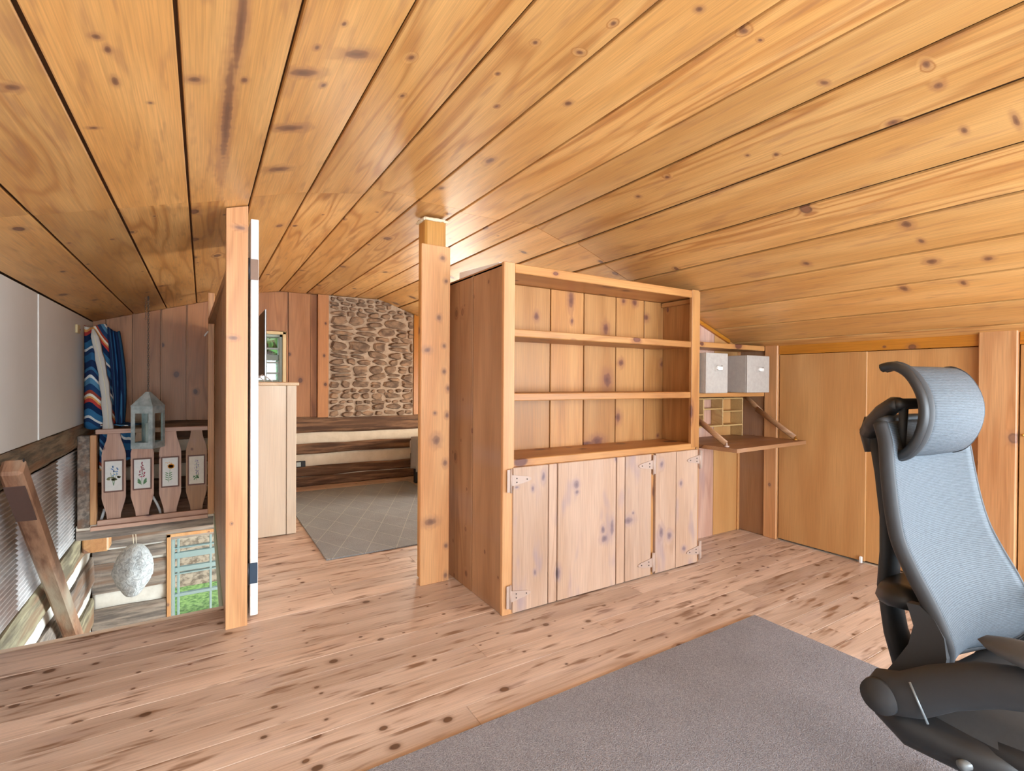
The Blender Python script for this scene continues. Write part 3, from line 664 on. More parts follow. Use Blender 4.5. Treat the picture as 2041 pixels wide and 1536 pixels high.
B(2.790, 2.819, FY+.02, 2.49, 1.735, 1.765, c=.003).build('cleat', P_book('Y'), bk)
# cupboard front
MB().box(1.36, 2.82, FY+.012, FY+.02, 0.0, 0.757).build('cupboard_lining', DARK, bk)
B(2.376, 2.408, FY-.006, FY+.011, 0, .755, c=.002).build('mullion', P_book('Z'), bk)
DOORS = [((1.362, 1.584), (1.590, 1.643)), ((1.651, 2.076),), ((2.083, 2.147), (2.153, 2.372)), ((2.411, 2.597), (2.602, 2.812))]
HING = plain('painted_hinge', (0.50, 0.375, 0.31), 0.45, metal=.2, nscale=30, namt=.08)
def hinge(par, xp, z, sgn):
    mb = MB(); y = FY-.0275
    pts = [(xp+sgn*.004, z-.028), (xp+sgn*.03, z-.024), (xp+sgn*.105, z-.012), (xp+sgn*.125, z-.004), (xp+sgn*.125, z+.006), (xp+sgn*.105, z+.014), (xp+sgn*.03, z+.026), (xp+sgn*.004, z+.030)]
    mb.prism(pts, y, y+.004, 'Y'); mb.box(min(xp, xp-sgn*.022), max(xp, xp-sgn*.022), y+.001, y+.004, z-.058, z+.058)
    mb.tube([(xp+sgn*.001, y, z-.062), (xp+sgn*.001, y, z+.062)], .0055, 8)
    h = mb.build('hinge', HING, par)
    sc = MB()
    for u, w_ in ((.035, .010), (.035, -.010), (.098, .001)): sc.sphere((xp+sgn*u, y-.001, z+w_), .0035, 6, 4)
    sc.build('screws', IRON, h)['kind'] = 'stuff'
for i, bs in enumerate(DOORS):
    dt = bpy.data.objects.new('cupboard_door', None); C.objects.link(dt); dt.parent = bk
    cx0 = (bs[0][0]+bs[-1][1])/2; ORG[dt.name] = Vector((cx0, FY, 0)); dt.location = ORG[dt.name]-ORG[bk.name]
    for a, b in bs: mark(B(a, b, FY-.022, FY+.004, 0.006, 0.757, c=.003).build('board', P_door('Z'), dt), P_door, 'Z', MK_DOOR, 2, 0, kn=0.0)
    if i == 0:
        for z in (.692, .096): hinge(dt, 1.345, z, 1)
    if i == 2:
        for z in (.690, .082): hinge(dt, 2.383, z, -1)
    if i == 3:
        for z in (.690, .085): hinge(dt, 2.826, z, -1)
# white sheet lying on top of the bookcase
tag(MB().prism([(2.26, 1.814), (2.735, 1.814), (2.735, 1.852), (2.26, 1.822)], 1.315, 1.62, 'X').build('foam_board', plain('white_foam_board', (0.85, 0.84, 0.82), .6, nscale=20, namt=.02)), 'white foam board lying on top of the pine bookcase', 'board')

# ------------------------------------------------------------------ desk nook
nk = thing('wall_desk', (3.30, 2.4, 0), 'pine nook with two shelves, pigeonholes and a fold-down desk leaf', 'desk')
B(2.852, 3.748, 2.300, 2.518, 1.452, 1.490, c=.004).build('shelf', P_book('X'), nk)
B(2.852, 3.748, 2.300, 2.518, 1.098, 1.130, c=.004).build('shelf', P_book('X'), nk)
B(2.852, 3.745, 2.24, 2.518, 0.757, 0.783, c=.003).build('shelf', P_side('X'), nk)
lf = MB().prism([(2.858, 2.235), (3.738, 2.235), (3.738, 1.972), (2.858, 1.930)], 0.760, 0.785, 'Z').build('desk_leaf', P_side('X'), nk)
B(2.862, 3.735, 1.924, 1.934, 0.759, 0.784, c=.002)
PIG = pine('pigeonhole_wood', 'X', (0.55, 0.36, 0.15), (0.48, 0.29, 0.11), (0.38, 0.2, 0.07), rough=.5, knots=.1)
og = bpy.data.objects.new('pigeonholes', None); C.objects.link(og); og.parent = nk; ORG[og.name] = Vector((3.26, 2.46, .785)); og.location = ORG[og.name]-ORG[nk.name]
for z in (1.076, 0.868): B(2.87, 3.645, 2.415, 2.518, z, z+.011, c=.002).build('divider', PIG, og)
for x, z0 in ((2.866, .785), (3.165, .868), (3.392, .868), (3.640, .785)): B(x, x+.010, 2.415, 2.518, z0, 1.087, c=.002).build('divider', PIG, og)
for a, b, z in ((2.876, 3.165, .958), (3.175, 3.392, .998), (3.402, 3.640, .976)): B(a, b, 2.418, 2.518, z, z+.010, c=.002).build('divider', PIG, og)
for x in (2.885, 3.712):
    so = MB().tube([(x, 2.455, 1.110), (x, 2.30, .975)], .021, 8, ry=.007, up=(0, .6, .8)).build('strut', P_side('Y'), nk)
    MB().tube([(x-.012*(1 if x > 3 else -1), 2.335, 1.000), (x-.012*(1 if x > 3 else -1), 2.035, .805)], .021, 8, ry=.007, up=(0, .6, .8)).build('strut', P_side('Y'), nk)
    MB().lathe([(.0, .0), (.017, .0), (.017, .006), (.007, .010), (.006, .026), (.0, .027)], 10, (x-.01*(1 if x > 3 else -1), 2.03, .786)).build('strut_bracket', BRASS if x > 3 else HING, nk)

# storage bins on the nook shelf
BIN = two('taupe_canvas', (0.385, 0.345, 0.31), (0.43, 0.39, 0.35), (40, 40, 40), .3, .7, .85, .1)
def bin_(x0, x1, y0, y1, lab, rz):
    t = thing('storage_bin', ((x0+x1)/2, (y0+y1)/2, 1.130), lab, 'bin', group='canvas bins on the nook shelf')
    z0, z1, k = 1.131, 1.404, .012
    m = MB()
    m.cbox(x0, x1, y0, y0+k, z0, z1, c=.004); m.cbox(x0, x1, y1-k, y1, z0, z1, c=.004); m.cbox(x0, x0+k, y0+k, y1-k, z0, z1, c=.003); m.cbox(x1-k, x1, y0+k, y1-k, z0, z1, c=.003); m.box(x0+k, x1-k, y0+k, y1-k, z0, z0+k)
    m.build('body', BIN, t)
    cx_ = lerp(x0, x1, .58); zc = lerp(z0, z1, .62)
    MB().tube([(cx_-.03, y0-.002, zc+.008), (cx_-.018, y0-.014, zc), (cx_+.018, y0-.014, zc), (cx_+.03, y0-.002, zc+.008)], .014, 8, ry=.004, up=(0, 0, 1)).build('handle', plain('bin_handle', (.72, .69, .65), .7, nscale=40, namt=.05), t)
    MB().cbox(cx_-.045, cx_+.045, y0-.003, y0+.001, zc-.022, zc+.026, c=.001).build('handle_patch', BIN, t)
    t.rotation_euler.z = rz
bin_(2.862, 3.095, 2.165, 2.43, 'taupe canvas storage bin on the nook shelf next to the bookcase', 0.0)
bin_(3.372, 3.648, 2.200, 2.47, 'taupe canvas storage bin on the nook shelf next to the closet door', 0.0)
tag(MB().sphere((2.93, 2.465, 1.345), (.085, .035, .085), 14, 8).box(2.89, 2.97, 2.44, 2.49, 1.131, 1.28).build('round_ornament', BLACK), 'black round object standing behind the left canvas bin', 'ornament')

# ------------------------------------------------------------------ rugs
def rugmat():
    s = NT('grey_rug'); o = s.obj(); a = s.noise(o, 260, 2, .7); b = s.noise(o, 5, 3, .5)
    c = s.mix(s.ramp01(a, .25, .75), (0.19, 0.185, 0.205), (0.42, 0.41, 0.435)); k = s.math('MULTIPLY_ADD', s.sub(b, .5), .35, 1.0)
    c = s.mix(1.0, c, s.comb(k, k, k), 'MULTIPLY'); s.bump(a, .8, .01); return s.fin(c, .95, spec=.2)
tag(MB().cbox(0.25, 2.42, -1.10, 1.526, 0.0008, 0.011, c=.004).build('office_rug', rugmat()), 'large plain grey rug under the office chair', 'rug')
def rug2():
    s = NT('trellis_rug'); x, y, z = s.sep(s.obj()); o = s.obj(); wob = s.mul(s.sub(s.noise(o, 7, 2), .5), .05)
    U = s.add(s.math('DIVIDE', x, .22), wob); V = s.add(s.math('DIVIDE', y, .46), wob)
    def line(p, w): return s.math('LESS_THAN', s.math('ABSOLUTE', s.sub(s.math('FRACT', p), .5)), w)
    l = s.math('MAXIMUM', line(s.add(U, V), .012), line(s.sub(U, V), .012))
    a = s.noise(o, 200, 2, .7); b = s.noise(o, 3, 3, .6)
    c = s.mix(s.ramp01(a, .25, .75), (0.23, 0.245, 0.255), (0.35, 0.365, 0.37)); k = s.math('MULTIPLY_ADD', s.sub(b, .5), .5, 1.0)
    c = s.mix(1.0, c, s.comb(k, k, k), 'MULTIPLY'); c = s.mix(s.mul(l, .6), c, (0.52, 0.51, 0.47)); s.bump(a, .6, .01); return s.fin(c, .95, spec=.2)
tag(MB().cbox(0.705, 2.09, 3.475, 5.74, 0.0008, 0.010, c=.004).build('bedroom_rug', rug2()), 'grey trellis-patterned rug on the bedroom floor', 'rug')

# ------------------------------------------------------------------ dresser, television
dr = thing('dresser', (0.42, 4.8, 0), 'pale pine chest of drawers standing end on inside the bedroom', 'dresser')
B(0.20, 0.556, 4.222, 5.40, 0.004, 1.158, c=.003).build('body', P_pale('Z'), dr)
B(0.560, 0.628, 4.218, 4.26, 0.004, 1.158, c=.003).build('face_stile', P_pale('Z'), dr)
B(0.560, 0.628, 5.36, 5.402, 0.004, 1.158, c=.003).build('face_stile', P_pale('Z'), dr)
MB().box(0.556, 0.60, 4.26, 5.36, 0.02, 1.15).build('carcass', DARK, dr)
for k in range(5):
    q = B(0.600, 0.622, 4.266, 5.354, .05+k*.221, .262+k*.221, c=.004).build('drawer', P_pale('Y'), dr)
    for yy in (4.55, 5.07): MB().sphere((0.634, yy, .156+k*.221), .016).build('knob', P_pale('Y'), q)
B(0.19, 0.645, 4.20, 5.42, 1.159, 1.184, c=.004).build('top', pine('cream_pine', 'Y', (0.76, 0.58, 0.36), (0.70, 0.50, 0.29), (0.6, .4, .2), knots=.2), dr)
tv = thing('television', (0.44, 4.9, 1.184), 'thin flat television on the dresser, seen almost edge on', 'television')
B(0.428, 0.436, 4.452, 5.38, 1.235, 1.768, c=.002).build('bezel', plain('silver_bezel', (.42, .42, .42), .3, metal=.7, nscale=30, namt=.03), tv)
B(0.424, 0.4275, 4.462, 5.37, 1.245, 1.760, c=.001).build('back_panel', plain('gloss_dark', (.03, .042, .036), .4, nscale=30, namt=.03), tv)
B(0.4365, 0.440, 4.462, 5.37, 1.245, 1.760, c=.001).build('screen', plain('screen_black', (.015, .015, .018), .08, nscale=30, namt=.03), tv)
for yy in (4.62, 5.2):
    MB().tube([(0.36, yy, 1.189), (0.432, yy, 1.25), (0.50, yy, 1.189)], .006, 8).build('foot', plain('white_metal', (.78, .8, .8), .3, metal=.3, nscale=30, namt=.02), tv)

# ------------------------------------------------------------------ bed corner and outlet
bd = thing('bed', (3.0, 5.35, 0), 'bed with a grey hanging blanket mostly hidden behind the clad post', 'bed')
B(2.16, 3.72, 4.75, 5.86, .19, .34, c=.02).build('bed_frame', plain('bed_black', (.03, .03, .032), .6, nscale=30, namt=.1), bd)
B(2.15, 3.74, 4.72, 5.88, .34, .52, c=.05).build('mattress', plain('mattress_cloth', (.7, .69, .67), .8, nscale=20, namt=.04), bd)
for x, yy in ((2.13, 5.62), (3.68, 5.8), (2.2, 4.8), (3.68, 4.8)): B(x, x+.05, yy-.02, yy+.03, 0.0, .20, c=.005).build('leg', BLACK, bd)
def blanket(u, v):
    x = 2.10+.012*math.sin(v*40) if u < .5 else lerp(2.11, 3.74, (u-.5)*2)
    yy = lerp(4.70, 5.68, v); z = (lerp(.17, .54, u*2)+.01*math.sin(v*23)) if u < .5 else .545+.008*math.sin(v*19+u*8)
    return (x-.0+.03*(1-min(1, u*2))*math.sin(v*31)*.4, yy, z)
o = MB().grid(blanket, 16, 24).build('blanket', plain('grey_blanket', (.42, .40, .38), .9, nscale=40, namt=.08, bump=.2), bd)
o.modifiers.new('thickness', 'SOLIDIFY').thickness = .012
ol = thing('wall_outlet', (0.95, YB-.04, .22), 'black wall outlet with a white plug on the pale chinking', 'outlet')
B(0.895, 0.995, YB-.032, YB-.004, .222, .292, c=.004).build('plate', BLACK, ol)
B(0.90, 0.945, YB-.040, YB-.0325, .232, .282, c=.006).build('socket_insert', plain('mint_plastic', (.62, .70, .66), .4, nscale=30, namt=.02), ol)

# ------------------------------------------------------------------ stair with timber handrail
st = thing('staircase', (-0.4, 3.3, -2.38), 'steep timber stair under a weathered square handrail with a brown plate', 'stairs')
dY, dZ = math.cos(math.radians(-46)), math.sin(math.radians(-46))
def along(pt, L0, L1, hx, ht, c=.01):      # box along the slope; pt is the near/top corner of the underside
    mb = MB().cbox(0, L1-L0, 0, hx, 0, ht, c=c); out = []
    for l, x, tt in mb.v: out.append((pt[0]-x, pt[1]+(l+L0)*dY-tt*dZ, pt[2]+(l+L0)*dZ+tt*dY))
    mb.v = out; return mb
RAIL = two('handrail_wood', (0.17, 0.075, 0.04), (0.40, 0.215, 0.125), (16, 3, 3), .34, .66, .65, .3, c3=(0.36, 0.30, 0.22))
p0 = (-0.735, 3.285, 0.745)
hr = along(p0, 0, 2.6, .088, .095, c=.014).build('handrail', RAIL, st)
along((p0[0]-.004, p0[1]-.002, p0[2]-.003), .10, .40, .080, .004, c=.001).build('plate', plain('brown_plate', (0.085, 0.042, 0.032), .5, nscale=40, namt=.1), hr)
along((p0[0]+.003, p0[1]+.005, p0[2]+.07), .015, .03, .006, .014, c=.002).build('bolt', IRON, hr)
for k in range(10):
    z = -0.215*(k+1); yy = 3.10+.205*k
    B(-0.80, 0.02, yy, yy+.25, z-.035, z, c=.006).build('tread', P_floor('X'), st)
for x in (-0.83, 0.03):
    mb = MB().cbox(0, 3.1, 0, .035, -.26, 0, c=.004); mb.v = [(x+q[1], 3.02+q[0]*dY*1.0-q[2]*dZ*.0, -.10+q[0]*dZ+q[2]) for q in mb.v]
    mb.v = [(a, b, max(c, -2.375)) for a, b, c in mb.v]; mb.build('stringer', P_floor('Y'), st)
B(-0.823, -0.735, 5.02, 5.11, -2.375, -1.0, c=.006).build('newel', RAIL, st)

# ------------------------------------------------------------------ railing with painted balusters
rl = thing('balustrade', (-0.35, 5.33, 0), 'pine railing of four flat balusters with painted flower tiles', 'railing')
RY = 5.33
B(-0.745, 0.046, RY-.03, RY+.05, 0.745, 0.782, c=.004).build('top_rail', P_balu('X'), rl)
B(-0.733, 0.047, RY-.035, RY-.012, -0.012, 0.032, c=.003).build('bottom_rail', P_balu('X'), rl)
B(-0.775, 0.047, RY-.055, RY-.012, -0.045, -0.013, c=.003).build('bottom_rail', P_balu('X'), rl)
B(-0.86, -0.781, RY-.03, RY+.045, -0.02, 0.735, c=.006).build('end_post', greylog('Y'), rl)
B(-0.780, -0.738, RY-.03, RY+.045, 0.0, 0.738, c=.004).build('end_post', P_post('Z'), rl)
MB().box(XL, 0.09, RY-.01, RY+.02, -0.122, -0.046).build('rim_joist', greylog('X'), rl)
FLW = {'blue': plain('paint_blue', (.16, .32, .62), .6, nscale=90, namt=.3), 'red': plain('paint_crimson', (.50, .07, .13), .6, nscale=90, namt=.3), 'orange': plain('paint_orange', (.85, .36, .03), .6, nscale=90, namt=.25),
       'violet': plain('paint_violet', (.30, .24, .40), .6, nscale=90, namt=.3), 'green': plain('paint_green', (.12, .28, .12), .6, nscale=90, namt=.3), 'olive': plain('paint_olive', (.22, .22, .10), .6, nscale=90, namt=.3)}
TILE = two('painted_tile', (.74, .74, .72), (.80, .79, .76), (30, 30, 30), .3, .7, .4, 0)
TILEC = two('cream_tile', (.66, .60, .50), (.72, .66, .56), (30, 30, 30), .3, .7, .4, 0)
TRIM = plain('tile_frame', (.17, .075, .055), .5, nscale=40, namt=.15)
rb = random.Random(2)
def blob(mb, x, z, rx, rz, an, y):
    n = 7; pts = []
    for k in range(n):
        q = 2*math.pi*k/n; u, v = rx*math.cos(q), rz*math.sin(q); pts.append((x+u*math.cos(an)-v*math.sin(an), z+u*math.sin(an)+v*math.cos(an)))
    mb.prism(pts, y-.0008, y, 'Y')
def baluster(xc, dark, kind, top=.745):
    z0 = .034; wn, ww = .045, .080; a, b = .195, .592
    half = [(wn, z0), (wn+.004, z0+.04), (ww-.004, a-.01), (ww, a+.01), (ww, b-.02), (ww-.004, b), (ww-.016, b+.05), (wn+.004, top-.055), (wn-.003, top)]
    pts = [(xc+u, z) for u, z in half]+[(xc-u, z) for u, z in half[::-1]]
    o = MB().prism(pts, RY-.012, RY+.008, 'Y').build('baluster', P_side('Z') if dark else P_balu('Z'), rl)
    y = RY-.0125
    B(xc-.066, xc+.066, y-.009, y, .255, .525, c=.003).build('tile_frame', TRIM, o)
    B(xc-.056, xc+.056, y-.0125, y-.0088, .268, .514, c=.001).build('tile', TILEC if dark else TILE, o)
    y -= .0128
    st_, le, pe = MB(), MB(), MB()
    def stem(x0, z0_, x1, z1_, w_=.0014): 
        dx, dz = x1-x0, z1_-z0_; l = math.hypot(dx, dz); nx, nz = -dz/l*w_, dx/l*w_
        st_.prism([(x0+nx, z0_+nz), (x1+nx, z1_+nz), (x1-nx, z1_-nz), (x0-nx, z0_-nz)], y-.0006, y, 'Y')
    if kind == 'blue':
        for q in (-.02, 0, .022): stem(xc, .31, xc+q, .42)
        for k in range(9): blob(le, xc+rb.uniform(-.036, .036), .365+rb.uniform(-.014, .016), .014, .008, rb.uniform(-.8, .8), y)
        for k in range(16): blob(pe, xc+rb.uniform(-.022, .028), rb.uniform(.38, .475), .006, .0045, rb.uniform(0, 3), y-.0004)
        col = 'blue'
    elif kind == 'red':
        stem(xc-.004, .295, xc, .485)
        for sg in (-1, 1):
            for k in range(3): blob(le, xc+sg*.020, .315+k*.012, .020, .0055, sg*(.75+.1*k), y)
        for k in range(46): zz = rb.uniform(.365, .492); blob(pe, xc+rb.uniform(-1, 1)*(.500-zz)*.20, zz, .0048, .0036, rb.uniform(0, 3), y-.0004)
        col = 'red'
    elif kind == 'orange':
        stem(xc-.014, .30, xc+.002, .43)
        for sg in (-1, 1):
            for k in range(4): blob(le, xc-.010+sg*.014, .325+k*.019, .015, .0038, sg*.55, y)
        for k in range(9): q = k*math.pi*2/9; blob(pe, xc+.006+.014*math.cos(q), .440+.011*math.sin(q), .013, .009, q, y-.0004)
        for k in range(4): blob(pe, xc-.03+.012*k, .472+rb.uniform(-.006, .01), .005, .003, .5, y-.0004)
        col = 'orange'
    else:
        stem(xc, .30, xc+.004, .47)
        for k in range(9): blob(le, xc+rb.uniform(-.020, .024), .325+rb.uniform(-.016, .018), .010, .0045, rb.uniform(-1.4, 1.4), y)
        for k in range(30): zz = rb.uniform(.35, .485); blob(pe, xc+.003+rb.uniform(-.018, .016), zz, .0045, .0032, rb.uniform(0, 3), y-.0004)
        col = 'violet'
    for q in (st_.build('painted_stem', FLW['green'], o), le.build('painted_leaves', FLW['olive' if kind == 'blue' else 'green'], o), pe.build('painted_flower', FLW[col], o)): q['kind'] = 'stuff'
baluster(-0.627, False, 'blue'); baluster(-0.434, False, 'red'); baluster(-0.236, False, 'orange'); baluster(-0.041, True, 'violet')

# ------------------------------------------------------------------ hanging lantern
ln = thing('hanging_lantern', (-0.375, 5.065, 0.64), 'grey metal box lantern with glass sides hanging on a chain over the stairs', 'lantern')
GALV = two('galvanised_metal', (0.34, 0.42, 0.43), (0.56, 0.64, 0.64), (14, 14, 14), .35, .65, .4, .1, metal=.25)
lx, ly, s2 = -0.375, 5.065, 0.0815; rz = math.radians(-27)
m = MB()
for k in range(4):
    f = MB()
    for a, b, z0, z1 in ((-s2, s2, .640, .690), (-s2, s2, .925, .985), (-s2, -s2+.030, .690, .925), (s2-.030, s2, .690, .925)): f.box(lx+a, lx+b, ly-s2-.0015, ly-s2+.0015, z0, z1)
    f.rot(k*math.pi/2, (lx, ly, 0)); m.add(f.v, f.f)
m.box(lx-s2, lx+s2, ly-s2, ly+s2, .640, .644); m.rot(rz, (lx, ly, 0)); m.build('body', GALV, ln)
f = MB(); e = s2+.004
f.add([(lx-e, ly-e, .983), (lx+e, ly-e, .983), (lx+e, ly+e, .983), (lx-e, ly+e, .983), (lx-.012, ly-.012, 1.098), (lx+.012, ly-.012, 1.098), (lx+.012, ly+.012, 1.098), (lx-.012, ly+.012, 1.098)],
      [(0, 1, 5, 4), (1, 2, 6, 5), (2, 3, 7, 6), (3, 0, 4, 7), (4, 5, 6, 7), (3, 2, 1, 0)])
f.rot(rz, (lx, ly, 0)); f.build('roof', GALV, ln)
for k in range(4):
    g = MB().box(lx-s2+.026, lx+s2-.026, ly-s2+.003, ly-s2+.005, .686, .929); g.rot(k*math.pi/2+rz, (lx, ly, 0)); g.build('pane', GLASS, ln)
rv = MB()
for k in range(4):
    for z in (.66, .70, .74, .80, .86, .91, .95): 
        q = MB().sphere((lx+s2-.008, ly-s2-.002, z), .0022, 6, 3); q.rot(k*math.pi/2+rz, (lx, ly, 0)); rv.add(q.v, q.f, True)
rv.build('rivets', plain('rivet', (.6, .62, .6), .3, metal=.8, nscale=30, namt=.05), ln)['kind'] = 'stuff'
MB().lathe([(.0, .644), (.020, .644), (.020, .84), (.004, .845), (.003, .86), (0, .86)], 12, (lx, ly, 0)).build('candle', plain('wax', (.72, .78, .76), .5, nscale=20, namt=.05), ln)
ch = MB()
def link(c, ang, tl, r=.011, w_=.0026, tilt=0.0):
    pts = []
    for k in range(9):
        q = 2*math.pi*k/8; pts.append((c[0]+r*.62*math.cos(q)*math.cos(ang)+tilt*math.sin(q)*tl, c[1]+r*.62*math.cos(q)*math.sin(ang), c[2]+tl*math.sin(q)))
    ch.tube(pts, w_, 5, caps=False)
z = 1.104; k = 0
while z < cz(lx)-.012: link((lx, ly, z+.009), (k % 2)*math.pi/2+.4, .011); z += .0172; k += 1
for i in range(11): link((lx-.018+.002*math.sin(i), ly, cz(lx)-.02-i*.0165), (i % 2)*math.pi/2+.3, .010, .007, .0014)
ch.build('chain', plain('rusty_chain', (.20, .15, .11), .6, metal=.5, nscale=60, namt=.3), ln)
MB().tube([(lx, ly, cz(lx)), (lx, ly, cz(lx)-.015), (lx+.006, ly, cz(lx)-.024), (lx-.004, ly, cz(lx)-.03)], .003, 6).build('hook', IRON, ln)

# ------------------------------------------------------------------ blanket, pad and small things by the railing
def serape(name, rotang):
    if name in MATS: return MATS[name]
    s = NT(name); x, y, z = s.sep(s.obj())
    p = s.add(s.mul(z, math.cos(rotang)), s.add(s.mul(y, math.sin(rotang)), s.mul(x, math.sin(rotang)*.8)))
    p = s.add(p, s.mul(s.sub(s.noise(s.obj(), 6, 2), .5), .02))
    fr = s.math('FRACT', s.mul(p, 2.6))
    r = s.n('ShaderNodeValToRGB'); r.color_ramp.interpolation = 'CONSTANT'
    cols = [(0, (.015, .035, .10)), (.10, (.03, .13, .28)), (.20, (.02, .05, .13)), (.26, (.75, .75, .72)), (.30, (.04, .16, .32)), (.40, (.01, .03, .09)), (.50, (.55, .06, .05)), (.55, (.80, .38, .12)), (.58, (.85, .80, .68)), (.62, (.35, .06, .04)),
            (.67, (.02, .06, .16)), (.76, (.10, .26, .42)), (.84, (.78, .78, .76)), (.88, (.02, .04, .11)), (.95, (.05, .17, .33))]
    e = r.color_ramp.elements
    e[0].position = 0; e[0].color = cols[0][1]+(1,)
    e[1].position = cols[1][0]; e[1].color = cols[1][1]+(1,)
    for q, c in cols[2:]: k = e.new(q); k.color = c+(1,)
    s.put(r.inputs[0], fr)
    nz = s.noise(s.obj(), 180, 2, .6); s.bump(nz, .5, .006)
    MATS[name] = s.fin(r.outputs[0], .95, spec=.15); return MATS[name]
sp = thing('serape_blanket', (-0.72, 5.55, 0.79), 'blue striped woven blanket draped in the corner over the flower railing', 'blanket')
def drape1(u, v):      # fold by the white wall, bulging toward the viewer
    z = lerp(1.655, .79, v); x = lerp(-0.852, -0.70+.06*v, u); yy = 5.53-.06*math.sin(u*math.pi)+.05*math.sin(u*9+v*4)*.25
    return (x, yy, z-.02*math.sin(u*5))
o = MB().grid(drape1, 12, 24).build('left_fold', serape('serape_diagonal', .85), sp); o.modifiers.new('t', 'SOLIDIFY').thickness = .010
def drape2(u, v):
    z = lerp(1.635, .80, v); x = lerp(-0.735, -0.620+.03*math.sin(v*3), u)+.03*v; yy = 5.60+.03*math.sin(u*14)
    return (x, yy, z+.02*math.sin(u*6))
o = MB().grid(drape2, 16, 24).build('right_fold', serape('serape_vertical', 1.50), sp); o.modifiers.new('t', 'SOLIDIFY').thickness = .010
def drape3(u, v):
    return (lerp(-0.73, -0.45, u), lerp(5.44, 5.64, v), .792+.012*math.sin(u*7+v*4)*(1-u)+.008)
o = MB().grid(drape3, 12, 10).build('spread_corner', serape('serape_diagonal', .85), sp); o.modifiers.new('t', 'SOLIDIFY').thickness = .008
def drape4(u, v):
    return (lerp(-0.735, -0.50, u), 5.45+.02*math.sin(u*12), lerp(.75, .42+.10*u, v))
o = MB().grid(drape4, 12, 10).build('hanging_corner', serape('serape_diagonal', .85), sp); o.modifiers.new('t', 'SOLIDIFY').thickness = .008
pd = thing('leaning_cushion', (-0.66, 5.40, 0.72), 'long pale cushion pad leaning edge on against the striped blanket', 'cushion')
PAD = plain('oatmeal_canvas', (.56, .54, .50), .85, nscale=60, namt=.05, bump=.1)
mb = MB(); vs = []
N = 14
for i in range(N+1):
    t = i/N; z = lerp(.735, 1.615, t); xc = lerp(-.672, -.772, t)-.02*math.sin(t*math.pi)*-1; hw = .034*(1-.55*max(0, (t-.86)/.14)**2)*(1-.25*t)+.004*math.sin(i*2.1)
    for dx, dy in ((-1, 0), (-.85, -.012), (0, -.018), (.85, -.012), (1, 0), (1, .07), (-1, .07)): vs.append((xc+dx*hw, 5.385+dy*.6+(.0 if t < .1 else .0), z))
k = 7
mb.add(vs, [[i*k+j, i*k+(j+1) % k, (i+1)*k+(j+1) % k, (i+1)*k+j] for i in range(N) for j in range(k)]+[list(range(k)), [N*k+j for j in range(k)]], True)
mb.build('pad', PAD, pd)
MB().tube([(lerp(-.664, -.770, t)+.02*math.sin(t*math.pi), 5.371, lerp(.74, 1.60, t)) for t in [i/12 for i in range(13)]], .003, 6).build('piping', plain('cream_piping', (.76, .70, .52), .7, nscale=40, namt=.05), pd)
sw = thing('wall_plate', (XL+.004, 5.33, 1.565), 'small yellowed plastic plate on the white wall panel', 'plate')
B(XL+.0005, XL+.016, 5.29, 5.40, 1.572, 1.640, c=.003).build('plate', plain('yellowed_plastic', (.62, .50, .27), .5, nscale=30, namt=.05), sw)
MB().tube([(XL+.014, 5.365, 1.603), (XL+.022, 5.365, 1.603)], .006, 8).build('button', plain('brown_button', (.30, .2, .1), .5, nscale=30, namt=.05), sw)
tag(MB().tube([(0.046, 5.292, 1.635), (0.030, 5.285, 1.612), (0.018, 5.282, 1.590)], [.006, .007, .005], 8).build('coat_hook', WHITE), 'small white hook on the pine end post above the railing', 'hook')
tag(MB().tube([(-.40, 5.42, .20), (-.365, 5.41, .165), (-.335, 5.40, .10), (-.318, 5.40, .052), (-.310, 5.42, .008)], .010, 8).build('white_hose', WHITE), 'white plastic hose end behind the red flower baluster', 'hose')
tag(MB().tube([(-.70, 5.42, .10), (-.712, 5.41, .05), (-.722, 5.40, .008)], .011, 8).build('white_hose', WHITE), 'white plastic hose end behind the blue flower baluster', 'hose')
# paper wasp nest hanging below the ledge
wnst = thing('wasp_nest', (-0.515, 5.60, -0.76), 'grey papery hornet nest hanging by string under the railing ledge', 'nest')
mb = MB(); n, mm = 36, 26; vs = []
for i in range(mm+1):
    a = i/mm; zz = lerp(-.275, -.755, a); rr_ = .152*math.sin(math.pi*min(1, a*.94+.03))**.62*(1-.42*max(0, a-.45)**1.2)
    if i == 0 or i == mm: rr_ = .004
    for k in range(n):
        q = 2*math.pi*k/n; d = 1+.10*noise.noise((math.cos(q)*2.2, math.sin(q)*2.2, zz*11))+.05*noise.noise((math.cos(q)*7, math.sin(q)*7, zz*40))
        vs.append((-.51+rr_*d*math.cos(q)-.02*a, 5.60+rr_*d*math.sin(q)*.9, zz))
mb.add(vs, [[i*n+k, i*n+(k+1) % n, (i+1)*n+(k+1) % n, (i+1)*n+k] for i in range(mm) for k in range(n)], True)
def nestmat():
    s = NT('wasp_paper'); a = s.noise(s.obj(), 24, 4, .65, 1.2); c = s.mix(s.ramp01(a, .3, .7), (.34, .35, .36), (.62, .63, .63)); s.bump(a, 1.0, .02); return s.fin(c, .95, spec=.15)
mb.build('shell', nestmat(), wnst)
MB().tube([(-.52, 5.60, -.28), (-.525, 5.60, -.20), (-.535, 5.60, -.122)], .003, 6).build('string', plain('twine', (.66, .56, .42), .8, nscale=60, namt=.1), wnst)
MB().tube([(-.50, 5.60, -.28), (-.505, 5.60, -.19), (-.50, 5.60, -.122)], .0025, 6).build('string', MATS['twine'], wnst)

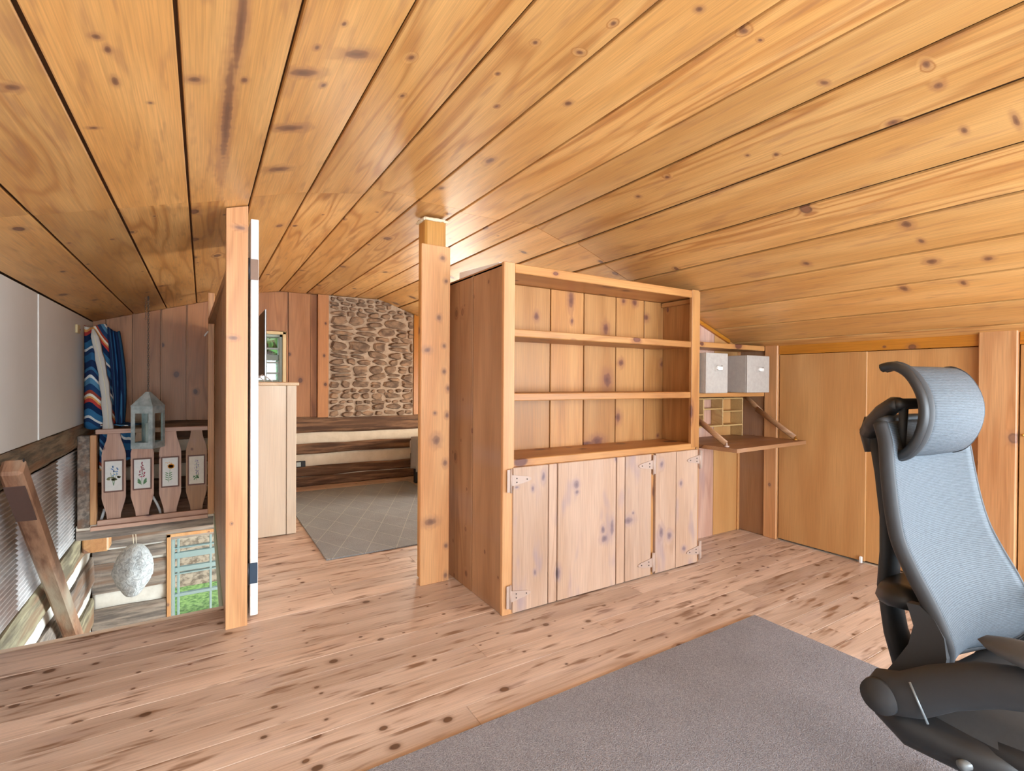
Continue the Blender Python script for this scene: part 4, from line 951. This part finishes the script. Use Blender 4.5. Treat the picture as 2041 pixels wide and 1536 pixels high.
# ------------------------------------------------------------------ office chair (local: +y is where it faces)
oc = thing('office_chair', (1.70, 0.35, 0.0115), 'grey mesh office chair with headrest standing on the plain grey rug', 'chair', rotz=math.radians(175), local=True)
def meshmat():
    s = NT('grey_mesh'); x, y, z = s.sep(s.obj()); v = s.noise(s.comb(s.mul(x, 60.0), s.mul(y, 60.0), s.mul(z, 900.0)), 1.0, 2, .6)
    w_ = s.math('MULTIPLY_ADD', s.math('SINE', s.mul(z, 1500.0)), .5, .5)
    c = s.mix(s.ramp01(s.add(s.mul(v, .7), s.mul(w_, .3)), .3, .7), (.045, .058, .072), (.102, .124, .147)); s.bump(v, .4, .003); return s.fin(c, .6, spec=.35)
MESH = meshmat()
def spline(pts, n):
    out = []; m = len(pts)
    for i in range(n+1):
        t = i/n*(m-1); k = min(int(t), m-2); f = t-k
        p = [Vector(pts[max(0, min(m-1, k+j))]) for j in (-1, 0, 1, 2)]
        out.append(0.5*((2*p[1])+(-p[0]+p[2])*f+(2*p[0]-5*p[1]+4*p[2]-p[3])*f*f+(-p[0]+3*p[1]-3*p[2]+p[3])*f**3))
    return out
BP = spline([(0, -.242, 1.085), (0, -.222, 1.03), (0, -.211, .95), (0, -.197, .86), (0, -.178, .785), (0, -.148, .72), (0, -.113, .655), (0, -.090, .60), (0, -.084, .555), (0, -.100, .51), (0, -.150, .462)], 40)
HW = lambda z: interp([(.44, .150), (.50, .195), (.60, .218), (.80, .220), (1.0, .205), (1.09, .185)], z)
def back(u, v):
    p = BP[min(40, int(round(v*40)))]; a = u*2-1
    return (a*HW(p.z), p.y-.030*(1-a*a), p.z)
o = MB().grid(back, 20, 40).build('backrest', MESH, oc); o.modifiers.new('t', 'SOLIDIFY').thickness = .006
loop = [(HW(p.z)+.004, p.y-.010, p.z) for p in BP]+[(a*HW(BP[-1].z), BP[-1].y-.010-.030*(1-a*a), BP[-1].z-.004) for a in (.6, .2, -.2, -.6)]+[(-HW(p.z)-.004, p.y-.010, p.z) for p in BP[::-1]]+[(a*HW(BP[0].z), BP[0].y-.010-.030*(1-a*a), BP[0].z+.004) for a in (-.6, -.2, .2, .6)]
loop.append(loop[0])
MB().tube(loop, .013, 10, ry=.017).build('back_frame', CHAIRGREY, oc)
# headrest
HP = spline([(0, -.255, 1.232), (0, -.225, 1.236), (0, -.190, 1.212), (0, -.163, 1.160), (0, -.157, 1.105), (0, -.170, 1.050), (0, -.195, 1.010), (0, -.225, .995), (0, -.245, 1.005)], 28)
hd = bpy.data.objects.new('headrest', None); C.objects.link(hd); hd.parent = oc; ORG[hd.name] = Vector((0, 0, 0))
o = MB().grid(lambda u, v: ((u*2-1)*.140, HP[int(round(v*28))].y+.012*(1-(u*2-1)**2), HP[int(round(v*28))].z), 14, 28).build('headrest_mesh', MESH, hd); o.modifiers.new('t', 'SOLIDIFY').thickness = .006
for sg in (1, -1):
    if sg < 0:
        MB().tube([(-.139, p.y-.004, p.z) for p in HP], .005, 8).build('headrest_frame', CHAIRGREY, hd); continue
    MB().tube([(sg*.143, p.y-.008, p.z) for p in HP], .013, 10, ry=.016).build('headrest_frame', CHAIRGREY, hd)
    MB().tube([(sg*.155, p.y-.012, p.z) for p in HP], .012, 8, ry=.014).build('headrest_rim', BLACK, hd)
br = MB().tube([(0.02, -.362, 1.045), (0.05, -.335, 1.075), (0.085, -.295, 1.110), (0.115, -.255, 1.133), (0.125, -.238, 1.135)], [.026, .026, .024, .022, .018], 14, ry=[.030, .028, .024, .021, .017]).build('headrest_bracket', BLACK, hd)
MB().tube([(-.125, -.240, 1.135), (.135, -.240, 1.135)], .015, 12).build('pivot', BLACK, hd)
MB().tube([(0.085, -.242, 1.13), (0.08, -.250, 1.02)], .007, 8).build('link', BLACK, hd)
MB().tube([(0.115, -.236, 1.13), (0.11, -.238, 1.01)], .009, 8).build('link', CHAIRGREY, hd)
MB().tube([(0.0, -.365, 1.085), (0.0, -.372, 1.04), (0.0, -.362, .985)], [.028, .036, .030], 20, ry=[.024, .028, .024]).build('collar', BLACK, hd)
# spine and lumbar parts
MB().tube([(0, -.358, 1.05), (0, -.335, .93), (0, -.318, .80), (0, -.316, .70), (0, -.322, .60), (0, -.300, .47), (0, -.270, .385)], [.020, .020, .020, .020, .020, .022, .026], 12, ry=[.034, .040, .044, .046, .046, .050, .055], up=(0, 1, 0)).build('spine', CHAIRGREY, oc)
MB().tube([(-.16, -.19, .63), (-.10, -.25, .61), (0, -.29, .60), (.10, -.25, .61), (.16, -.19, .63)], [.026, .034, .036, .034, .026], 12, ry=[.04, .05, .05, .05, .04]).build('lumbar_yoke', BLACK, oc)
wg = [(-.165, .650), (-.140, .653), (-.108, .632), (-.088, .595), (-.083, .550), (-.090, .505), (-.115, .470), (-.206, .462), (-.185, .500), (-.160, .550), (-.150, .600)]
for sg in (1, -1):
    MB().prism(wg, sg*.212, sg*.236, 'X').build('lumbar_wing', CHAIRGREY, oc)
# arms
for sg in (1, -1):
    ar = bpy.data.objects.new('armrest', None); C.objects.link(ar); ar.parent = oc; ORG[ar.name] = Vector((0, 0, 0))
    X = sg*.285
    MB().tube([(X, -.215, .428), (X, -.190, .430), (X, -.130, .455), (X, -.07, .505), (X, .01, .555), (X, .09, .585), (X, .17, .60)], [.028, .052, .050, .047, .045, .042, .03], 16, ry=[.022, .036, .036, .034, .032, .03, .022], up=(0, -.3, 1)).build('arm', CHAIRGREY, ar)
    MB().tube([(X+sg*.026, -.183, .430), (X+sg*.0385, -.183, .430), (X+sg*.0386, -.183, .430)], [.042, .040, .0], 28).build('pivot_cap', CHAIRGREY, ar)
    MB().tube([(X+sg*.034, -.118, .50), (X+sg*.036, -.10, .465), (X+sg*.034, -.082, .425)], .0028, 6).build('trim_ring', plain('soft_chrome', (.22, .25, .27), .35, metal=.3, nscale=30, namt=.02), ar)
    MB().sphere((X+sg*.01, .12, .650), (.052, .125, .024), 18, 8).build('pad', plain('arm_pad', (.062, .064, .068), .55, nscale=60, namt=.06), ar)
    MB().tube([(X-sg*.03, -.205, .385), (X-sg*.04, -.15, .36), (X-sg*.06, -.04, .36), (X-sg*.08, .08, .37)], [.035, .05, .05, .04], 14, ry=[.03, .045, .05, .04]).build('arm_support', BLACK, ar)
    if sg < 0: MB().tube([(X, -.17, .44), (X, -.14, .52), (X, -.10, .60), (X, -.02, .62)], [.036, .036, .034, .028], 12).build('arm_upright', BLACK, ar)
# seat, mechanism, base
def seatf(u, v):
    a, b = u*2-1, v*2-1; k = (max(0, 1-abs(a)**5))**.3*(max(0, 1-abs(b)**5))**.3
    return (a*.245, .07+b*.255, .405+.055*k-.02*max(0, b)**3)
MB().grid(seatf, 20, 20).build('seat', plain('seat_dark', (.04, .042, .045), .7, nscale=90, namt=.15), oc)
MB().sphere((0, .05, .395), (.255, .265, .075), 24, 10).build('seat_pan', BLACK, oc)
MB().tube([(.0, -.26, .385), (.0, -.1, .35), (0, .05, .34)], [.05, .06, .07], 14, ry=[.10, .10, .09]).build('mechanism', BLACK, oc)
MB().tube([(0.235, -.02, .352), (.285, -.035, .352)], .011, 12).build('lever', plain('soft_chrome', (.45, .5, .52), .25), oc)
MB().tube([(0, .05, .10), (0, .05, .34)], .028, 14).build('gas_lift', BLACK, oc)
for k in range(5):
    q = k*2*math.pi/5+.3; ex, ey = .30*math.cos(q), .05+.30*math.sin(q)
    MB().tube([(0, .05, .105), (ex*.5, .05+(ey-.05)*.5, .095), (ex, ey, .075)], [.03, .024, .016], 10).build('base_leg', BLACK, oc)
    MB().tube([(ex-.012*math.sin(q), ey+.012*math.cos(q), .0275), (ex+.012*math.sin(q), ey-.012*math.cos(q), .0275)], .027, 16).build('caster', BLACK, oc)

# ------------------------------------------------------------------ outdoors
GRASS = two('grass_ground', (0.05, 0.15, 0.03), (0.26, 0.42, 0.12), (14, 14, 14), .36, .62, .9, .6)
LITTER = two('leaf_litter', (0.13, 0.09, 0.06), (0.42, 0.32, 0.23), (9, 9, 9), .38, .6, .9, .6)
def hill(u, v):
    x = lerp(-14, 16, u); yy = lerp(11.0, 22, v); return (x, yy, -2.62+max(0, v*11)*.55+.10*noise.noise((x*.8, yy*.8, 0)))
struct(MB().grid(lambda u, v: (lerp(-14, 16, u), lerp(6.35, 11.6, v), -2.62+.05*noise.noise((u*40, v*9, 2))), 40, 14), 'ground', GRASS, 'green lawn outside the downstairs window', 'lawn')
struct(MB().grid(hill, 40, 24), 'ground_bank', LITTER, 'leaf-strewn brown bank rising beyond the lawn', 'bank')
LEAFD = two('ivy_leaf', (0.02, 0.05, 0.03), (0.06, 0.11, 0.06), (9, 9, 9), .3, .7, .7)
LEAFG = two('tree_leaf', (0.03, 0.15, 0.04), (0.10, 0.34, 0.09), (3, 3, 3), .3, .7, .7)
rg_ = random.Random(9)
def leaves(n, fn, sz):
    mb = MB()
    for i in range(n):
        p = Vector(fn()); a = Vector((rg_.uniform(-1, 1), rg_.uniform(-1, 1), rg_.uniform(-1, 1))).normalized(); b = a.orthogonal().normalized(); s_ = sz*rg_.uniform(.6, 1.3)
        mb.add([p-a*s_, p+b*s_*.5, p+a*s_, p-b*s_*.5], [(0, 1, 2, 3)])
    return mb
def ivy():
    yy = rg_.uniform(12.4, 15.5); x = rg_.uniform(-4.5, 3.5); return (x, yy, -2.62+(yy-11)*.55+rg_.uniform(.02, .22))
tag(leaves(2600, ivy, .07).build('ivy_cover', LEAFD, recalc=False), 'dark ivy leaves scattered over the brown bank outside', 'ivy', kind='stuff')
for i, (x, yy, r_, lab) in enumerate([(1.6, 17.5, 2.3, 'leafy green tree seen through the small upper window'), (8.2, 19.0, 2.6, 'leafy green tree beyond the bright bedroom window')]):
    gz = -2.62+(yy-11)*.55
    tr = thing('tree', (x, yy, gz), lab, 'tree', group='trees on the bank')
    MB().tube([(x, yy, gz-.1), (x+.05, yy, gz+1.0), (x, yy, gz+2.4)], [.20, .16, .10], 10).build('trunk', two('bark', (.10, .07, .05), (.22, .16, .12), (12, 12, 3), .3, .7, .9, .5), tr)
    def crown():
        v = Vector((rg_.gauss(0, 1), rg_.gauss(0, 1), rg_.gauss(0, 1))).normalized()*(rg_.random()**.4)
        return (x+v.x*r_, yy+v.y*r_*.8, gz+2.6+v.z*r_*1.05)
    leaves(1500, crown, .26).build('foliage', LEAFG, tr, recalc=False)
